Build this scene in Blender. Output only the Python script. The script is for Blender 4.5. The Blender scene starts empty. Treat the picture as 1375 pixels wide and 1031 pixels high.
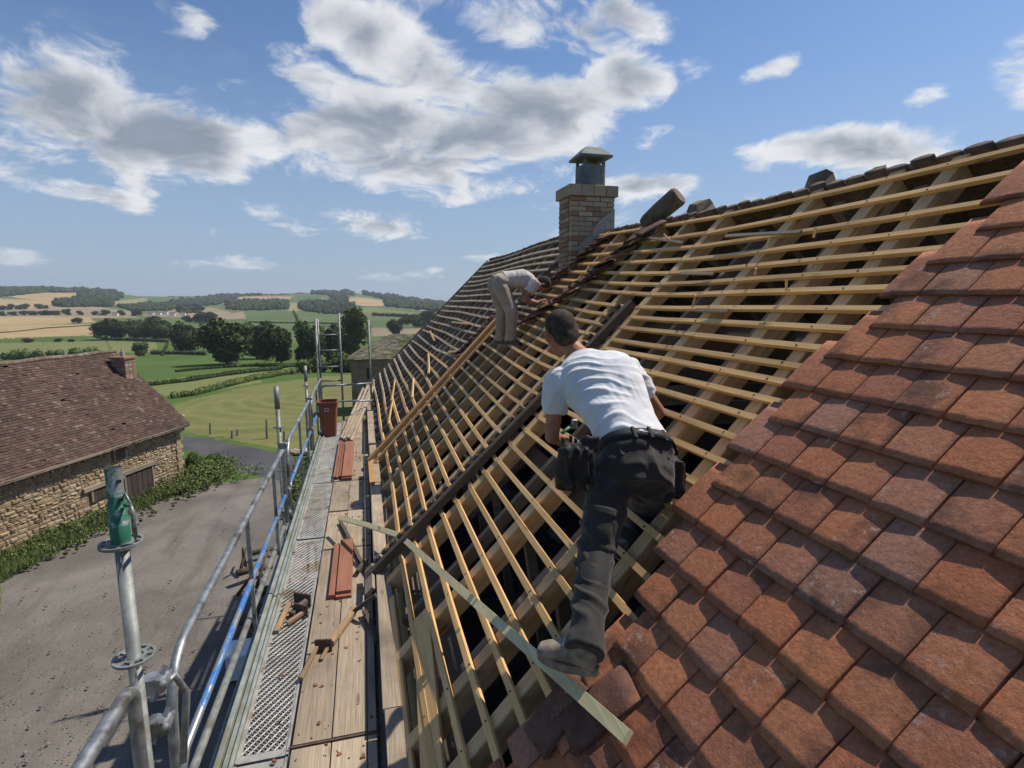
import bpy, math, random
import numpy as np
from mathutils import Vector, Matrix, noise as mnoise
random.seed(7); rng = np.random.default_rng(7)
C = bpy.context.scene.collection
sc = bpy.context.scene
PI = math.pi
rad = math.radians
CZ = 8.0                                   # eye height above the yard

# ------------------------------------------------------------------ camera
CX, CY, FPX = 687.5, 515.5, 742.0
_th = math.atan((CY - 402) / FPX)
_up = np.array([0, math.cos(_th), -math.sin(_th)])
_d = np.array([487 - CX, CY - 402, FPX]); _d /= np.linalg.norm(_d)
_r = np.cross(_up, _d)
RW = np.array([_r, _d, _up])               # camera axes -> world
camd = bpy.data.cameras.new('camera'); cam = bpy.data.objects.new('camera', camd); C.objects.link(cam)
camd.sensor_width = 36; camd.lens = FPX / 1375 * 36; camd.clip_end = 20000; camd.clip_start = 0.05
_M = Matrix(((RW[0, 0], RW[0, 1], -RW[0, 2], 0), (RW[1, 0], RW[1, 1], -RW[1, 2], 0), (RW[2, 0], RW[2, 1], -RW[2, 2], CZ), (0, 0, 0, 1)))
cam.matrix_world = _M
sc.camera = cam

def ray(x, y):
    return RW @ (np.array([x - CX, CY - y, FPX]) / FPX)
def proj(P):
    c = RW.T @ (np.asarray(P, float) - np.array([0, 0, CZ]))
    return CX + FPX * c[0] / c[2], CY - FPX * c[1] / c[2]
def PY(x, y, Y):                           # point of the line of sight at distance Y along the eaves
    v = ray(x, y); v = v * (Y / v[1]); return Vector((v[0], v[1], v[2] + CZ))
def PZ(x, y, z):                           # ... at height z (absolute)
    v = ray(x, y); v = v * ((z - CZ) / v[2]); return Vector((v[0], v[1], z))
def PX(x, y, X):
    v = ray(x, y); v = v * (X / v[0]); return Vector((v[0], v[1], v[2] + CZ))

# ------------------------------------------------------------------ sun, sky, exposure
SUN_EL, SUN_AZ = rad(56), rad(81)          # azimuth from +Y towards +X
sdir = Vector((math.sin(SUN_AZ) * math.cos(SUN_EL), math.cos(SUN_AZ) * math.cos(SUN_EL), math.sin(SUN_EL)))
sl = bpy.data.lights.new('sun', 'SUN'); sl.energy = 5.0; sl.angle = rad(0.55); sl.color = (1, .92, .79)
so = bpy.data.objects.new('sun', sl); C.objects.link(so)
so.rotation_euler = (-sdir).to_track_quat('-Z', 'Y').to_euler()
sc.view_settings.view_transform = 'Standard'; sc.view_settings.look = 'None'
sc.view_settings.gamma = 1; sc.view_settings.use_curve_mapping = False
sc.view_settings.exposure = 0.08
try:
    sc.cycles.volume_bounces = 0; sc.cycles.max_bounces = 6; sc.cycles.transparent_max_bounces = 12
except Exception: pass

class NT:
    def __init__(s, nt): s.nt = nt; s.n = nt.nodes; s.l = nt.links
    def new(s, t, **k):
        o = s.n.new(t)
        for a, b in k.items(): setattr(o, a, b)
        return o
    def put(s, sock, v):
        if isinstance(v, bpy.types.NodeSocket): s.l.new(v, sock)
        elif v is not None: sock.default_value = v
    def math(s, op, a, b=None, c=None, clamp=False):
        o = s.new('ShaderNodeMath', operation=op, use_clamp=clamp)
        s.put(o.inputs[0], a)
        if b is not None: s.put(o.inputs[1], b)
        if c is not None: s.put(o.inputs[2], c)
        return o.outputs[0]
    def vm(s, op, a, b=None, out=0):
        o = s.new('ShaderNodeVectorMath', operation=op); s.put(o.inputs[0], a)
        if b is not None: s.put(o.inputs[3] if op == 'SCALE' else o.inputs[1], b)
        return o.outputs[out]
    def noise(s, vec, scale, detail=4, rough=.55, dist=0, out='Fac'):
        o = s.new('ShaderNodeTexNoise'); s.put(o.inputs['Vector'], vec)
        o.inputs['Scale'].default_value = scale; o.inputs['Detail'].default_value = detail
        o.inputs['Roughness'].default_value = rough; o.inputs['Distortion'].default_value = dist
        return o.outputs[out]
    def smooth(s, v, a, b, c=0, d=1):
        o = s.new('ShaderNodeMapRange', interpolation_type='SMOOTHSTEP'); s.put(o.inputs[0], v)
        for i, q in enumerate((a, b, c, d)): s.put(o.inputs[i + 1], q)
        return o.outputs[0]
    def mix(s, f, a, b, bt='MIX'):
        o = s.new('ShaderNodeMix', data_type='RGBA', blend_type=bt); s.put(o.inputs[0], f)
        s.put(o.inputs[6], col(a)); s.put(o.inputs[7], col(b)); return o.outputs[2]
    def ramp(s, f, stops):
        o = s.new('ShaderNodeValToRGB'); s.put(o.inputs[0], f); e = o.color_ramp.elements
        while len(e) < len(stops): e.new(.5)
        for q, (p, c_) in zip(e, stops): q.position = p; q.color = col(c_)
        return o.outputs[0]
    def mapping(s, vec, scale=(1, 1, 1), rot=(0, 0, 0), loc=(0, 0, 0)):
        o = s.new('ShaderNodeMapping'); s.put(o.inputs[0], vec); o.inputs['Scale'].default_value = scale
        o.inputs['Rotation'].default_value = rot; o.inputs['Location'].default_value = loc; return o.outputs[0]
def col(c):
    if isinstance(c, tuple) and len(c) == 3: return (*c, 1)
    return c

world = bpy.data.worlds.new('World'); sc.world = world; world.use_nodes = True
w = NT(world.node_tree); w.n.clear()
sky = w.new('ShaderNodeTexSky', sky_type='NISHITA'); sky.sun_disc = False
sky.sun_elevation = SUN_EL; sky.sun_rotation = SUN_AZ; sky.air_density = 1.0; sky.dust_density = 0.6; sky.ozone_density = 2.2
SKY_S = 0.10
tc = w.new('ShaderNodeTexCoord'); D = tc.outputs['Generated']
sep = w.new('ShaderNodeSeparateXYZ'); w.put(sep.inputs[0], D)
zc = w.math('MAXIMUM', sep.outputs[2], 0.0)
den = w.math('ADD', zc, 0.30)
plane = w.vm('DIVIDE', D, None)
cmb = w.new('ShaderNodeCombineXYZ')
for i in range(3): w.put(cmb.inputs[i], den)
w.l.new(cmb.outputs[0], plane.node.inputs[1])
# banks of cloud: centre and size on the sky dome (pixels of the photograph turned into directions)
blobs = [  # cx, cy, rx, ry, rot(deg), weight
 (130, 135, 200, 60, 20, 1.25), (200, 175, 150, 62, 15, 1.4), (60, 160, 140, 55, 5, 1.25), (15, 232, 60, 22, 8, .8), (105, 258, 80, 16, 12, .7), (30, 110, 90, 40, 15, .9),
 (225, 5, 60, 30, 20, .8), (430, 25, 36, 26, 30, .5), (500, 60, 80, 34, 35, .8), (590, 100, 110, 48, 30, .95), (700, 150, 120, 50, 10, 1.05),
 (520, 190, 170, 60, 5, 1.2), (400, 195, 100, 50, 10, .85), (640, 185, 130, 50, -10, 1.1), (345, 130, 40, 22, 20, .65), (560, 262, 130, 14, 3, .6), (420,120,60,30,50,.6),
 (800, 130, 60, 28, 5, .8), (850, 110, 65, 38, 10, 1.05), (720, 25, 130, 45, 10, 1.0), (820, 18, 80, 30, 15, .85), (940, 100, 34, 24, 10, .62), (1035, 90, 45, 18, -15, .55),
 (370, 283, 62, 20, 18, .95), (515, 298, 80, 20, 5, .95), (440, 288, 30, 10, 0, .6),
 (700, 250, 70, 22, -8, .8), (735, 240, 90, 22, -10, .8), (700, 285, 60, 16, 0, .8), (870, 250, 80, 22, -5, .8), (860, 210, 40, 30, -40, .6),
 (1145, 205, 135, 30, -4, 1.05), (1010, 262, 70, 14, -12, .75), (1245, 128, 26, 12, -20, .45), (780, 300, 70, 10, -10, .6),
 (15, 345, 50, 12, 3, .6), (300, 355, 60, 9, 2, .5), (560, 368, 80, 8, 2, .45), (640, 340, 40, 10, 0, .5), (90,300,120,12,5,.3),
 (1500, 120, 150, 60, 10, .9), (1750, 200, 200, 60, 0, 1), (-250, 120, 180, 60, 0, 1), (-500, 250, 200, 40, 0, .9), (600, -220, 260, 90, 10, .9), (1100, -300, 200, 80, 0, .9), (150, -250, 160, 70, 20, .8)]
M = None
for cx, cy, rx, ry, ro, wt in blobs:
    c = ray(cx, cy); n_ = np.linalg.norm(c); c = c / n_
    a = rad(ro); e = 1.0
    p1 = ray(cx + e * math.cos(a), cy + e * math.sin(a)); p2 = ray(cx - e * math.sin(a), cy + e * math.cos(a))
    p1 /= np.linalg.norm(p1); p2 /= np.linalg.norm(p2)
    U = p1 - c; V = p2 - c
    ux = U / np.linalg.norm(U); vx = V / np.linalg.norm(V)
    vx = vx - ux * (vx @ ux); vx /= np.linalg.norm(vx); wx_ = np.cross(ux, vx)
    Rm = Matrix([[ux[i], vx[i], wx_[i]] for i in range(3)])
    mp = w.new('ShaderNodeMapping', vector_type='TEXTURE'); w.put(mp.inputs[0], D)
    mp.inputs['Location'].default_value = tuple(c); mp.inputs['Rotation'].default_value = Rm.to_euler()
    mp.inputs['Scale'].default_value = (np.linalg.norm(U) * rx, np.linalg.norm(V) * ry, 1)
    f = w.math('MULTIPLY_ADD', w.vm('DOT_PRODUCT', mp.outputs[0], mp.outputs[0], out=1), -wt * .55, wt)
    M = f if M is None else w.math('SMOOTH_MAX', M, f, 0.12)
M = w.math('MAXIMUM', M, -.6)
# elsewhere the sky carries the same broken cloud
warp = w.noise(plane, 3.2, 3, .5, out='Color')
pw = w.vm('ADD', plane, w.vm('SCALE', w.vm('SUBTRACT', warp, (.5, .5, .5)), .28))
n1 = w.noise(pw, 2.6, 9, .62, .25)
n2 = w.noise(w.vm('ADD', pw, (.05, .035, 0)), 2.6, 5, .55, .25)
dens = w.math('ADD', w.math('MULTIPLY', M, .60), w.math('MULTIPLY', w.math('SUBTRACT', n1, .5), 2.9))
alpha = w.smooth(dens, .20, .62)
wis = w.smooth(w.noise(w.mapping(pw, (1, 2.2, 1)), 3.4, 8, .7, .6), .52, .85, 0, .30)
core = w.smooth(w.math('ADD', w.math('MULTIPLY', M, .75), w.math('MULTIPLY', w.math('SUBTRACT', n2, .5), 2.1)), .48, 1.05)
edge = w.math('ADD', w.math('MULTIPLY', w.noise(pw, 9, 6, .6), .35), .82)
cc = w.mix(core, (.76, .78, .81), (.27, .315, .385))
cc2 = w.new('ShaderNodeVectorMath', operation='SCALE'); w.put(cc2.inputs[0], cc); w.put(cc2.inputs[3], w.math('MULTIPLY', edge, 1 / SKY_S))
# low band of haze at the horizon
hz = w.smooth(sep.outputs[2], 0.0, .42, .95, 0)
skyc = w.mix(1.0, sky.outputs[0], (.80, .95, 1.12), 'MULTIPLY')
skyh = w.mix(w.math('MULTIPLY', hz, .8), skyc, (.33 / SKY_S, .42 / SKY_S, .56 / SKY_S))
skyw = w.mix(wis, skyh, (.42 / SKY_S, .47 / SKY_S, .55 / SKY_S))
al = w.math('MULTIPLY', alpha, w.smooth(sep.outputs[2], -.01, .10, .35, .97))
fin = w.mix(al, skyw, cc2.outputs[0])
bg = w.new('ShaderNodeBackground'); w.put(bg.inputs[0], fin); bg.inputs[1].default_value = SKY_S
world.cycles.sampling_method = 'MANUAL'; world.cycles.sample_map_resolution = 512
wo = w.new('ShaderNodeOutputWorld'); w.l.new(bg.outputs[0], wo.inputs[0])

# ------------------------------------------------------------------ materials
MATS = {}
def mat(name, base=None, rough=.8, metal=0, fn=None, bump=None, spec=.35):
    m = bpy.data.materials.new(name); m.use_nodes = True
    t = NT(m.node_tree); b = t.n['Principled BSDF']
    b.inputs['Roughness'].default_value = rough; b.inputs['Metallic'].default_value = metal
    b.inputs['Specular IOR Level'].default_value = spec
    if base: b.inputs['Base Color'].default_value = col(base)
    if fn: fn(t, b)
    MATS[name] = m
    return m
def bump(t, b, h, strength=.4, dist=.01):
    o = t.new('ShaderNodeBump'); o.inputs['Strength'].default_value = strength; o.inputs['Distance'].default_value = dist
    t.put(o.inputs['Height'], h); t.l.new(o.outputs[0], b.inputs['Normal'])
def obc(t): return t.new('ShaderNodeTexCoord').outputs['Object']
def orand(t): return t.new('ShaderNodeObjectInfo').outputs['Random']
def irand(t): return t.new('ShaderNodeNewGeometry').outputs['Random Per Island']
def shift(t, v, r, k=37.0):
    c = t.new('ShaderNodeCombineXYZ'); x = t.math('MULTIPLY', r, k)
    for i in range(3): t.put(c.inputs[i], x)
    return t.vm('ADD', v, c.outputs[0])
def value(t, c, f):
    return t.vm('SCALE', c, f)

def wood_fn(stops, axis='Y', grime=.5, gs=18, var=.35, dirt=(.07, .055, .04)):
    sx = {'X': (.25, 9, 9), 'Y': (9, .25, 9), 'Z': (9, 9, .25)}[axis]
    def fn(t, b):
        r = orand(t); o = shift(t, obc(t), r)
        g = t.noise(t.mapping(o, sx), gs / 3, 6, .6, .6)
        base = t.ramp(g, stops)
        big = t.noise(o, 1.6, 4, .6)
        kn = t.new('ShaderNodeTexVoronoi'); t.put(kn.inputs['Vector'], t.mapping(o, (7, 1.6, 7) if axis == 'Y' else (1.6, 7, 7) if axis == 'X' else (7, 7, 1.6))); kn.inputs['Scale'].default_value = 1.3
        knot = t.smooth(kn.outputs['Distance'], .06, .15, 1, 0)
        c1 = t.mix(t.math('MULTIPLY', t.smooth(big, .45, .75), grime), base, dirt)
        c1 = t.mix(t.math('MULTIPLY', knot, .65), c1, (.10, .05, .022))
        c1 = value(t, c1, t.math('ADD', 1 - var / 2, t.math('MULTIPLY', r, var)))
        t.put(b.inputs['Base Color'], c1)
        bump(t, b, g, .35, .004)
    return fn
fresh = [(.25, (.48, .275, .10)), (.55, (.66, .41, .17)), (.8, (.77, .53, .25))]
mat('fresh_pine', rough=.62, fn=wood_fn(fresh, 'Y', .25))
mat('fresh_pine_along_slope', rough=.62, fn=wood_fn([(.25, (.40, .245, .105)), (.55, (.58, .38, .18)), (.8, (.68, .48, .26))], 'X', .35))
mat('old_batten', rough=.85, fn=wood_fn([(.25, (.36, .27, .175)), (.6, (.54, .43, .30)), (.85, (.64, .54, .40))], 'Y', .5))
mat('old_rafter', rough=.85, fn=wood_fn([(.25, (.16, .13, .095)), (.6, (.27, .225, .17)), (.85, (.36, .305, .235))], 'X', .5))
mat('deck_wood', rough=.8, fn=wood_fn([(.25, (.17, .125, .085)), (.42, (.30, .235, .165)), (.6, (.38, .305, .225)), (.8, (.45, .375, .29))], 'Y', .75, 34, .45, (.13, .105, .08)))
mat('orange_wood', rough=.6, fn=wood_fn([(.2, (.30, .14, .04)), (.5, (.42, .215, .07)), (.8, (.5, .28, .11))], 'X', .2))
mat('green_wood', rough=.6, fn=wood_fn([(.2, (.44, .37, .19)), (.5, (.57, .50, .28)), (.8, (.66, .60, .38))], 'Y', .25))
mat('red_wood', rough=.75, fn=wood_fn([(.2, (.16, .062, .036)), (.5, (.24, .10, .06)), (.8, (.30, .14, .09))], 'Y', .35))
mat('dark_wood', rough=.85, fn=wood_fn([(.2, (.045, .033, .024)), (.5, (.085, .065, .047)), (.8, (.13, .105, .08))], 'X', .4))
mat('stick_wood', rough=.75, fn=wood_fn([(.2, (.18, .11, .06)), (.5, (.28, .18, .10)), (.8, (.38, .27, .16))], 'Y', .3))

def tile_fn(cols, lich=.5, sc_=1.0):
    def fn(t, b):
        r = orand(t); o = shift(t, obc(t), r, 91)
        base = t.ramp(r, cols)
        n = t.noise(o, 9 * sc_, 8, .65, .4); n_b = t.noise(o, 3.2 * sc_, 4, .6); fine = t.noise(t.mapping(o, (1, .55, 1), (0, 0, .5)), 210 * sc_, 4, .75, .8); mid = t.noise(o, 48 * sc_, 4, .7)
        c = value(t, base, t.math('ADD', .45, t.math('MULTIPLY', mid, 1.3)))
        c = t.mix(t.math('MULTIPLY', t.smooth(n, .48, .72), .45), c, (.30, .105, .04))
        c = t.mix(t.math('MULTIPLY', t.smooth(n_b, .48, .70), .75), c, (.075, .04, .032))
        r2 = t.math('FRACT', t.math('MULTIPLY', r, 17.3))
        li = t.math('MULTIPLY', t.smooth(t.noise(shift(t, o, r2, 5), 26 * sc_, 8, .75), .53, .68), t.math('MULTIPLY', t.smooth(n_b, .35, .6), t.smooth(r2, .25, 1.0, .05, lich)))
        c = t.mix(li, c, (.46, .38, .34))
        spk = t.math('MULTIPLY', t.smooth(fine, .58, .72), .42)
        c = t.mix(spk, c, (.42, .29, .22))
        c = t.mix(t.math('MULTIPLY', t.smooth(fine, .44, .30), .65), c, (.05, .028, .02))
        t.put(b.inputs['Base Color'], c)
        h = t.math('ADD', t.math('MULTIPLY', fine, .5), t.math('ADD', mid, t.math('MULTIPLY', n, 1.2)))
        bump(t, b, h, .8, .005)
    return fn
mat('terracotta', rough=.86, fn=tile_fn([(0, (.35, .122, .060)), (.28, (.41, .160, .075)), (.48, (.30, .115, .068)), (.66, (.37, .145, .072)), (.80, (.30, .150, .10)), (.9, (.35, .142, .078)), (1, (.27, .145, .105))], 1.0), spec=.25)
mat('old_terracotta', rough=.9, fn=tile_fn([(0, (.12, .06, .045)), (.4, (.16, .075, .055)), (.7, (.09, .055, .045)), (1, (.17, .085, .06))], .35), spec=.2)
mat('crate_terracotta', rough=.8, fn=tile_fn([(0, (.22, .075, .045)), (1, (.22, .075, .045))], .2))

def simple_noise(c1, c2, scale=4, bs=.3, det=5, bd=.01, c3=None):
    def fn(t, b):
        o = shift(t, obc(t), orand(t))
        n = t.noise(o, scale, det, .65, .3); c = t.mix(t.smooth(n, .3, .7), c1, c2)
        if c3:
            m2 = t.noise(o, scale * .35, 4, .6); c = t.mix(t.smooth(m2, .52, .66), c, c3)
        t.put(b.inputs['Base Color'], c); bump(t, b, t.noise(o, scale * 6, 4, .7), bs, bd)
    return fn
mat('ridge_old', rough=.95, fn=simple_noise((.07, .05, .042), (.14, .10, .08), 7, .5, 6, .01))
mat('galvanised', rough=.5, metal=.7, fn=simple_noise((.20, .22, .24), (.38, .40, .42), 14, .2, 5, .002, (.13, .12, .11)))
mat('galv_dull', rough=.6, metal=.4, fn=simple_noise((.17, .185, .18), (.30, .315, .30), 16, .2, 5, .003, (.17, .155, .13)))
def painted_tube(pc, thresh=.5):
    def fn(t, b):
        o = obc(t); n = t.noise(t.mapping(o, (3, 1.1, 3)), 3.2, 6, .7, .5)
        f = t.smooth(n, thresh - .04, thresh + .04)
        g = t.mix(t.noise(o, 14, 5), (.26, .28, .30), (.46, .48, .50))
        t.put(b.inputs['Base Color'], t.mix(f, value(t, col(pc), 1.0) if False else t.mix(t.noise(o, 30), pc, tuple(q * .6 for q in pc)), g))
        t.put(b.inputs['Metallic'], t.math('MULTIPLY', f, .7))
    return fn
mat('blue_paint', rough=.4, fn=painted_tube((.05, .20, .55), .50))
mat('green_paint', rough=.5, fn=painted_tube((.03, .17, .11), .53))
mat('steel_deck', rough=.6, metal=.35, fn=simple_noise((.26, .25, .23), (.42, .41, .38), 9, .25, 5, .003, (.24, .19, .14)))
mat('toe_board', rough=.6, metal=.3, fn=simple_noise((.21, .24, .22), (.36, .38, .35), 6, .25, 5, .003, (.2, .2, .15)))
mat('barn_door', rough=.9, fn=wood_fn([(.2, (.03, .022, .017)), (.5, (.055, .042, .032)), (.8, (.085, .068, .052))], 'Z', .4))
mat('rust_plate', rough=.8, metal=.1, fn=simple_noise((.07, .045, .035), (.13, .085, .06), 20, .3))
mat('interior_shade', rough=.95, fn=simple_noise((.016, .014, .013), (.045, .038, .032), 2.2, .6, 6, .05))  # near-black colour carries the shade of the roof space and wall openings
mat('felt', rough=.95, fn=simple_noise((.06, .048, .038), (.145, .118, .092), 3.0, .7, 6, .06, (.10, .085, .07)))
mat('rubble', rough=.95, fn=simple_noise((.10, .09, .08), (.2, .18, .16), 6, .6, 6, .03))
mat('white_plastic', rough=.4, fn=simple_noise((.62, .64, .66), (.72, .73, .74), 5, .1))
mat('black_rubber', (.02, .02, .022), .6)
mat('cement', rough=.95, fn=simple_noise((.25, .23, .20), (.36, .33, .29), 12, .5, 6, .01))
mat('cowl_grey', rough=.7, fn=simple_noise((.10, .115, .12), (.17, .19, .195), 6, .3))
mat('ridge_brown', rough=.9, fn=simple_noise((.10, .072, .052), (.18, .135, .10), 7, .5, 6, .01, (.22, .19, .15)))
def brick_fn(stops):
    def fn(t, b):
        r = orand(t); o = shift(t, obc(t), r)
        c = t.ramp(r, stops); n = t.noise(o, 22, 6, .7)
        c = value(t, c, t.math('ADD', .6, t.math('MULTIPLY', n, .8)))
        t.put(b.inputs['Base Color'], c); bump(t, b, n, .5, .006)
    return fn
mat('red_brick', rough=.92, fn=brick_fn([(0, (.28, .155, .10)), (.35, (.24, .14, .095)), (.7, (.33, .205, .14)), (1, (.22, .16, .12))]))
mat('pale_brick', rough=.92, fn=brick_fn([(0, (.37, .29, .21)), (.5, (.31, .24, .175)), (1, (.41, .34, .26))]))

def stuff_var(stops, nscale=3, bs=.4, bd=.02, mott=.5, rough_scale=None):
    def fn(t, b):
        r = irand(t); o = obc(t)
        c = t.ramp(r, stops); n = t.noise(o, nscale, 6, .65)
        c = value(t, c, t.math('ADD', 1 - mott / 2, t.math('MULTIPLY', n, mott)))
        t.put(b.inputs['Base Color'], c); bump(t, b, t.noise(o, nscale * 5, 4, .7), bs, bd)
    return fn
mat('barn_tiles', rough=.9, fn=stuff_var([(0, (.05, .032, .026)), (.35, (.078, .046, .035)), (.6, (.105, .06, .044)), (.8, (.065, .044, .037)), (.95, (.115, .078, .062)), (1, (.15, .12, .10))], .5, .3, .02, 1.0))
mat('barn_stone', rough=.93, fn=stuff_var([(0, (.20, .145, .088)), (.3, (.27, .195, .118)), (.55, (.32, .24, .15)), (.75, (.23, .17, .105)), (.9, (.35, .28, .19)), (1, (.28, .24, .18))], 1.5, .5, .03, .8))
mat('barn_mortar', rough=.95, fn=simple_noise((.17, .125, .075), (.27, .205, .13), 2.5, .5, 6, .03))
mat('far_stone', rough=.95, fn=stuff_var([(0, (.15, .12, .085)), (.5, (.21, .17, .125)), (1, (.26, .215, .16))], 2, .4, .03, .8))
def mossy(t, b):
    r = irand(t); o = obc(t); n = t.noise(o, .8, 6, .65, .4)
    c = t.ramp(r, [(0, (.15, .125, .10)), (.5, (.19, .165, .13)), (1, (.24, .21, .17))])
    c = t.mix(t.smooth(n, .42, .62), c, (.115, .135, .05)); c = t.mix(t.smooth(t.noise(o, 2.1, 5), .6, .7), c, (.05, .055, .03))
    t.put(b.inputs['Base Color'], c)
mat('mossy_tiles', rough=.95, fn=mossy)
def leaf_fn(a, b_, c_):
    def fn(t, b):
        r = irand(t); o = obc(t); ro = orand(t)
        c = t.ramp(r, [(0, a), (.5, b_), (1, c_)])
        n = t.noise(shift(t, o, ro), 1.1, 3, .6)
        c = value(t, c, t.math('ADD', .55, t.math('ADD', t.math('MULTIPLY', n, .6), t.math('MULTIPLY', ro, .35))))
        t.put(b.inputs['Base Color'], c)
    return fn
mat('leaves_dark', rough=.8, fn=leaf_fn((.018, .033, .010), (.034, .056, .017), (.058, .088, .028)), spec=.15)
mat('leaves_mid', rough=.8, fn=leaf_fn((.045, .072, .018), (.07, .105, .03), (.11, .15, .045)), spec=.15)
mat('leaves_far', rough=.9, fn=leaf_fn((.02, .034, .014), (.032, .05, .02), (.046, .066, .028)), spec=.1)
mat('weed_leaves', rough=.8, fn=leaf_fn((.07, .10, .028), (.11, .15, .045), (.20, .21, .10)), spec=.15)
mat('bark', rough=.95, fn=simple_noise((.05, .04, .03), (.09, .075, .055), 6, .5))
mat('log_bark', rough=.95, fn=simple_noise((.07, .05, .034), (.13, .095, .065), 6, .6))

def field_fn(c1, c2, scale=.05, stripes=None, fine=1.5):
    def fn(t, b):
        p = t.new('ShaderNodeNewGeometry').outputs['Position']
        n = t.noise(p, scale, 5, .6, .4); c = t.mix(t.smooth(n, .3, .7), c1, c2)
        f = t.noise(p, fine, 5, .7); c = value(t, c, t.math('ADD', .72, t.math('MULTIPLY', f, .56)))
        if stripes:
            wv = stripes(t, p); c = t.mix(wv, c, tuple(q * 1.24 for q in c2))
        t.put(b.inputs['Base Color'], c)
        bump(t, b, t.noise(p, 6, 4, .7), .4, .05)
    return fn
def rings(t, p):                          # mower tracks curving round the near end of the lawn
    d = t.vm('SUBTRACT', p, (-2.0, 68.0, 0)); q = t.mapping(d, (.95, .56, 0))
    q = t.vm('ADD', q, t.vm('SCALE', t.noise(p, .12, 2, .5, out='Color'), 2.2))
    ln = t.vm('LENGTH', q, out=1)
    s = t.math('SINE', t.math('MULTIPLY', ln, 3.4)); return t.math('MULTIPLY', t.smooth(s, -.4, .9), t.math('MULTIPLY', t.noise(p, .35, 4, .6), .85))
def lines(rot, k):
    def f(t, p):
        q = t.mapping(p, (1, 1, 0), (0, 0, rot)); s_ = t.new('ShaderNodeSeparateXYZ'); t.put(s_.inputs[0], q)
        return t.math('MULTIPLY', t.smooth(t.math('SINE', t.math('MULTIPLY', t.math('ADD', s_.outputs[0], t.noise(p, .05, 2)), k)), -.3, .9), .35)
    return f
mat('mown_lawn', rough=.95, fn=field_fn((.115, .125, .042), (.155, .155, .06), .12, rings), spec=.1)
mat('green_pasture', rough=.95, fn=field_fn((.060, .105, .024), (.085, .13, .034), .03), spec=.1)
mat('pale_pasture', rough=.95, fn=field_fn((.12, .14, .05), (.16, .17, .07), .03, lines(.4, 1.1)), spec=.1)
mat('far_green', rough=.95, fn=field_fn((.075, .115, .042), (.105, .14, .056), .008, None, .05), spec=.1)
mat('wheat', rough=.95, fn=field_fn((.31, .225, .115), (.38, .28, .15), .01, None, .06), spec=.1)
mat('stubble', rough=.95, fn=field_fn((.22, .175, .115), (.27, .215, .145), .01, None, .06), spec=.1)
mat('yellow_grass', rough=.95, fn=field_fn((.22, .20, .085), (.27, .24, .11), .01, None, .06), spec=.1)
mat('scrub', rough=.95, fn=field_fn((.035, .05, .018), (.055, .075, .026), .02, None, .4), spec=.1)
mat('verge_grass', rough=.95, fn=field_fn((.06, .095, .022), (.10, .135, .04), .6, None, 5), spec=.1)
def track_fn(t, b):
    p = t.new('ShaderNodeNewGeometry').outputs['Position']
    n = t.noise(p, .35, 6, .6, .6); f = t.noise(p, 22, 5, .75); sf = t.noise(t.mapping(p, (1.4, .25, 1), (0, 0, .35)), 1.0, 5, .6)
    c = t.mix(t.smooth(n, .3, .7), (.118, .105, .092), (.195, .177, .157))
    c = t.mix(t.smooth(sf, .48, .70, 0, .7), c, (.11, .098, .084))
    c = value(t, c, t.math('ADD', .65, t.math('MULTIPLY', f, .7)))
    st = t.new('ShaderNodeTexVoronoi'); t.put(st.inputs['Vector'], p); st.inputs['Scale'].default_value = 9
    c = t.mix(t.smooth(st.outputs['Distance'], .10, .16, .45, 0), c, (.36, .33, .29))
    t.put(b.inputs['Base Color'], c); bump(t, b, t.math('ADD', f, n), .5, .03)
mat('gravel_yard', rough=.95, fn=track_fn, spec=.15)
mat('yard_stones', rough=.95, fn=stuff_var([(0, (.11, .10, .085)), (.5, (.16, .145, .125)), (1, (.22, .20, .175))], 8, .3))
mat('asphalt', rough=.9, fn=field_fn((.055, .056, .06), (.085, .085, .088), .4, None, 20), spec=.2)
mat('soil', rough=.95, fn=field_fn((.055, .042, .03), (.09, .07, .05), .7, None, 8), spec=.1)

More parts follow.
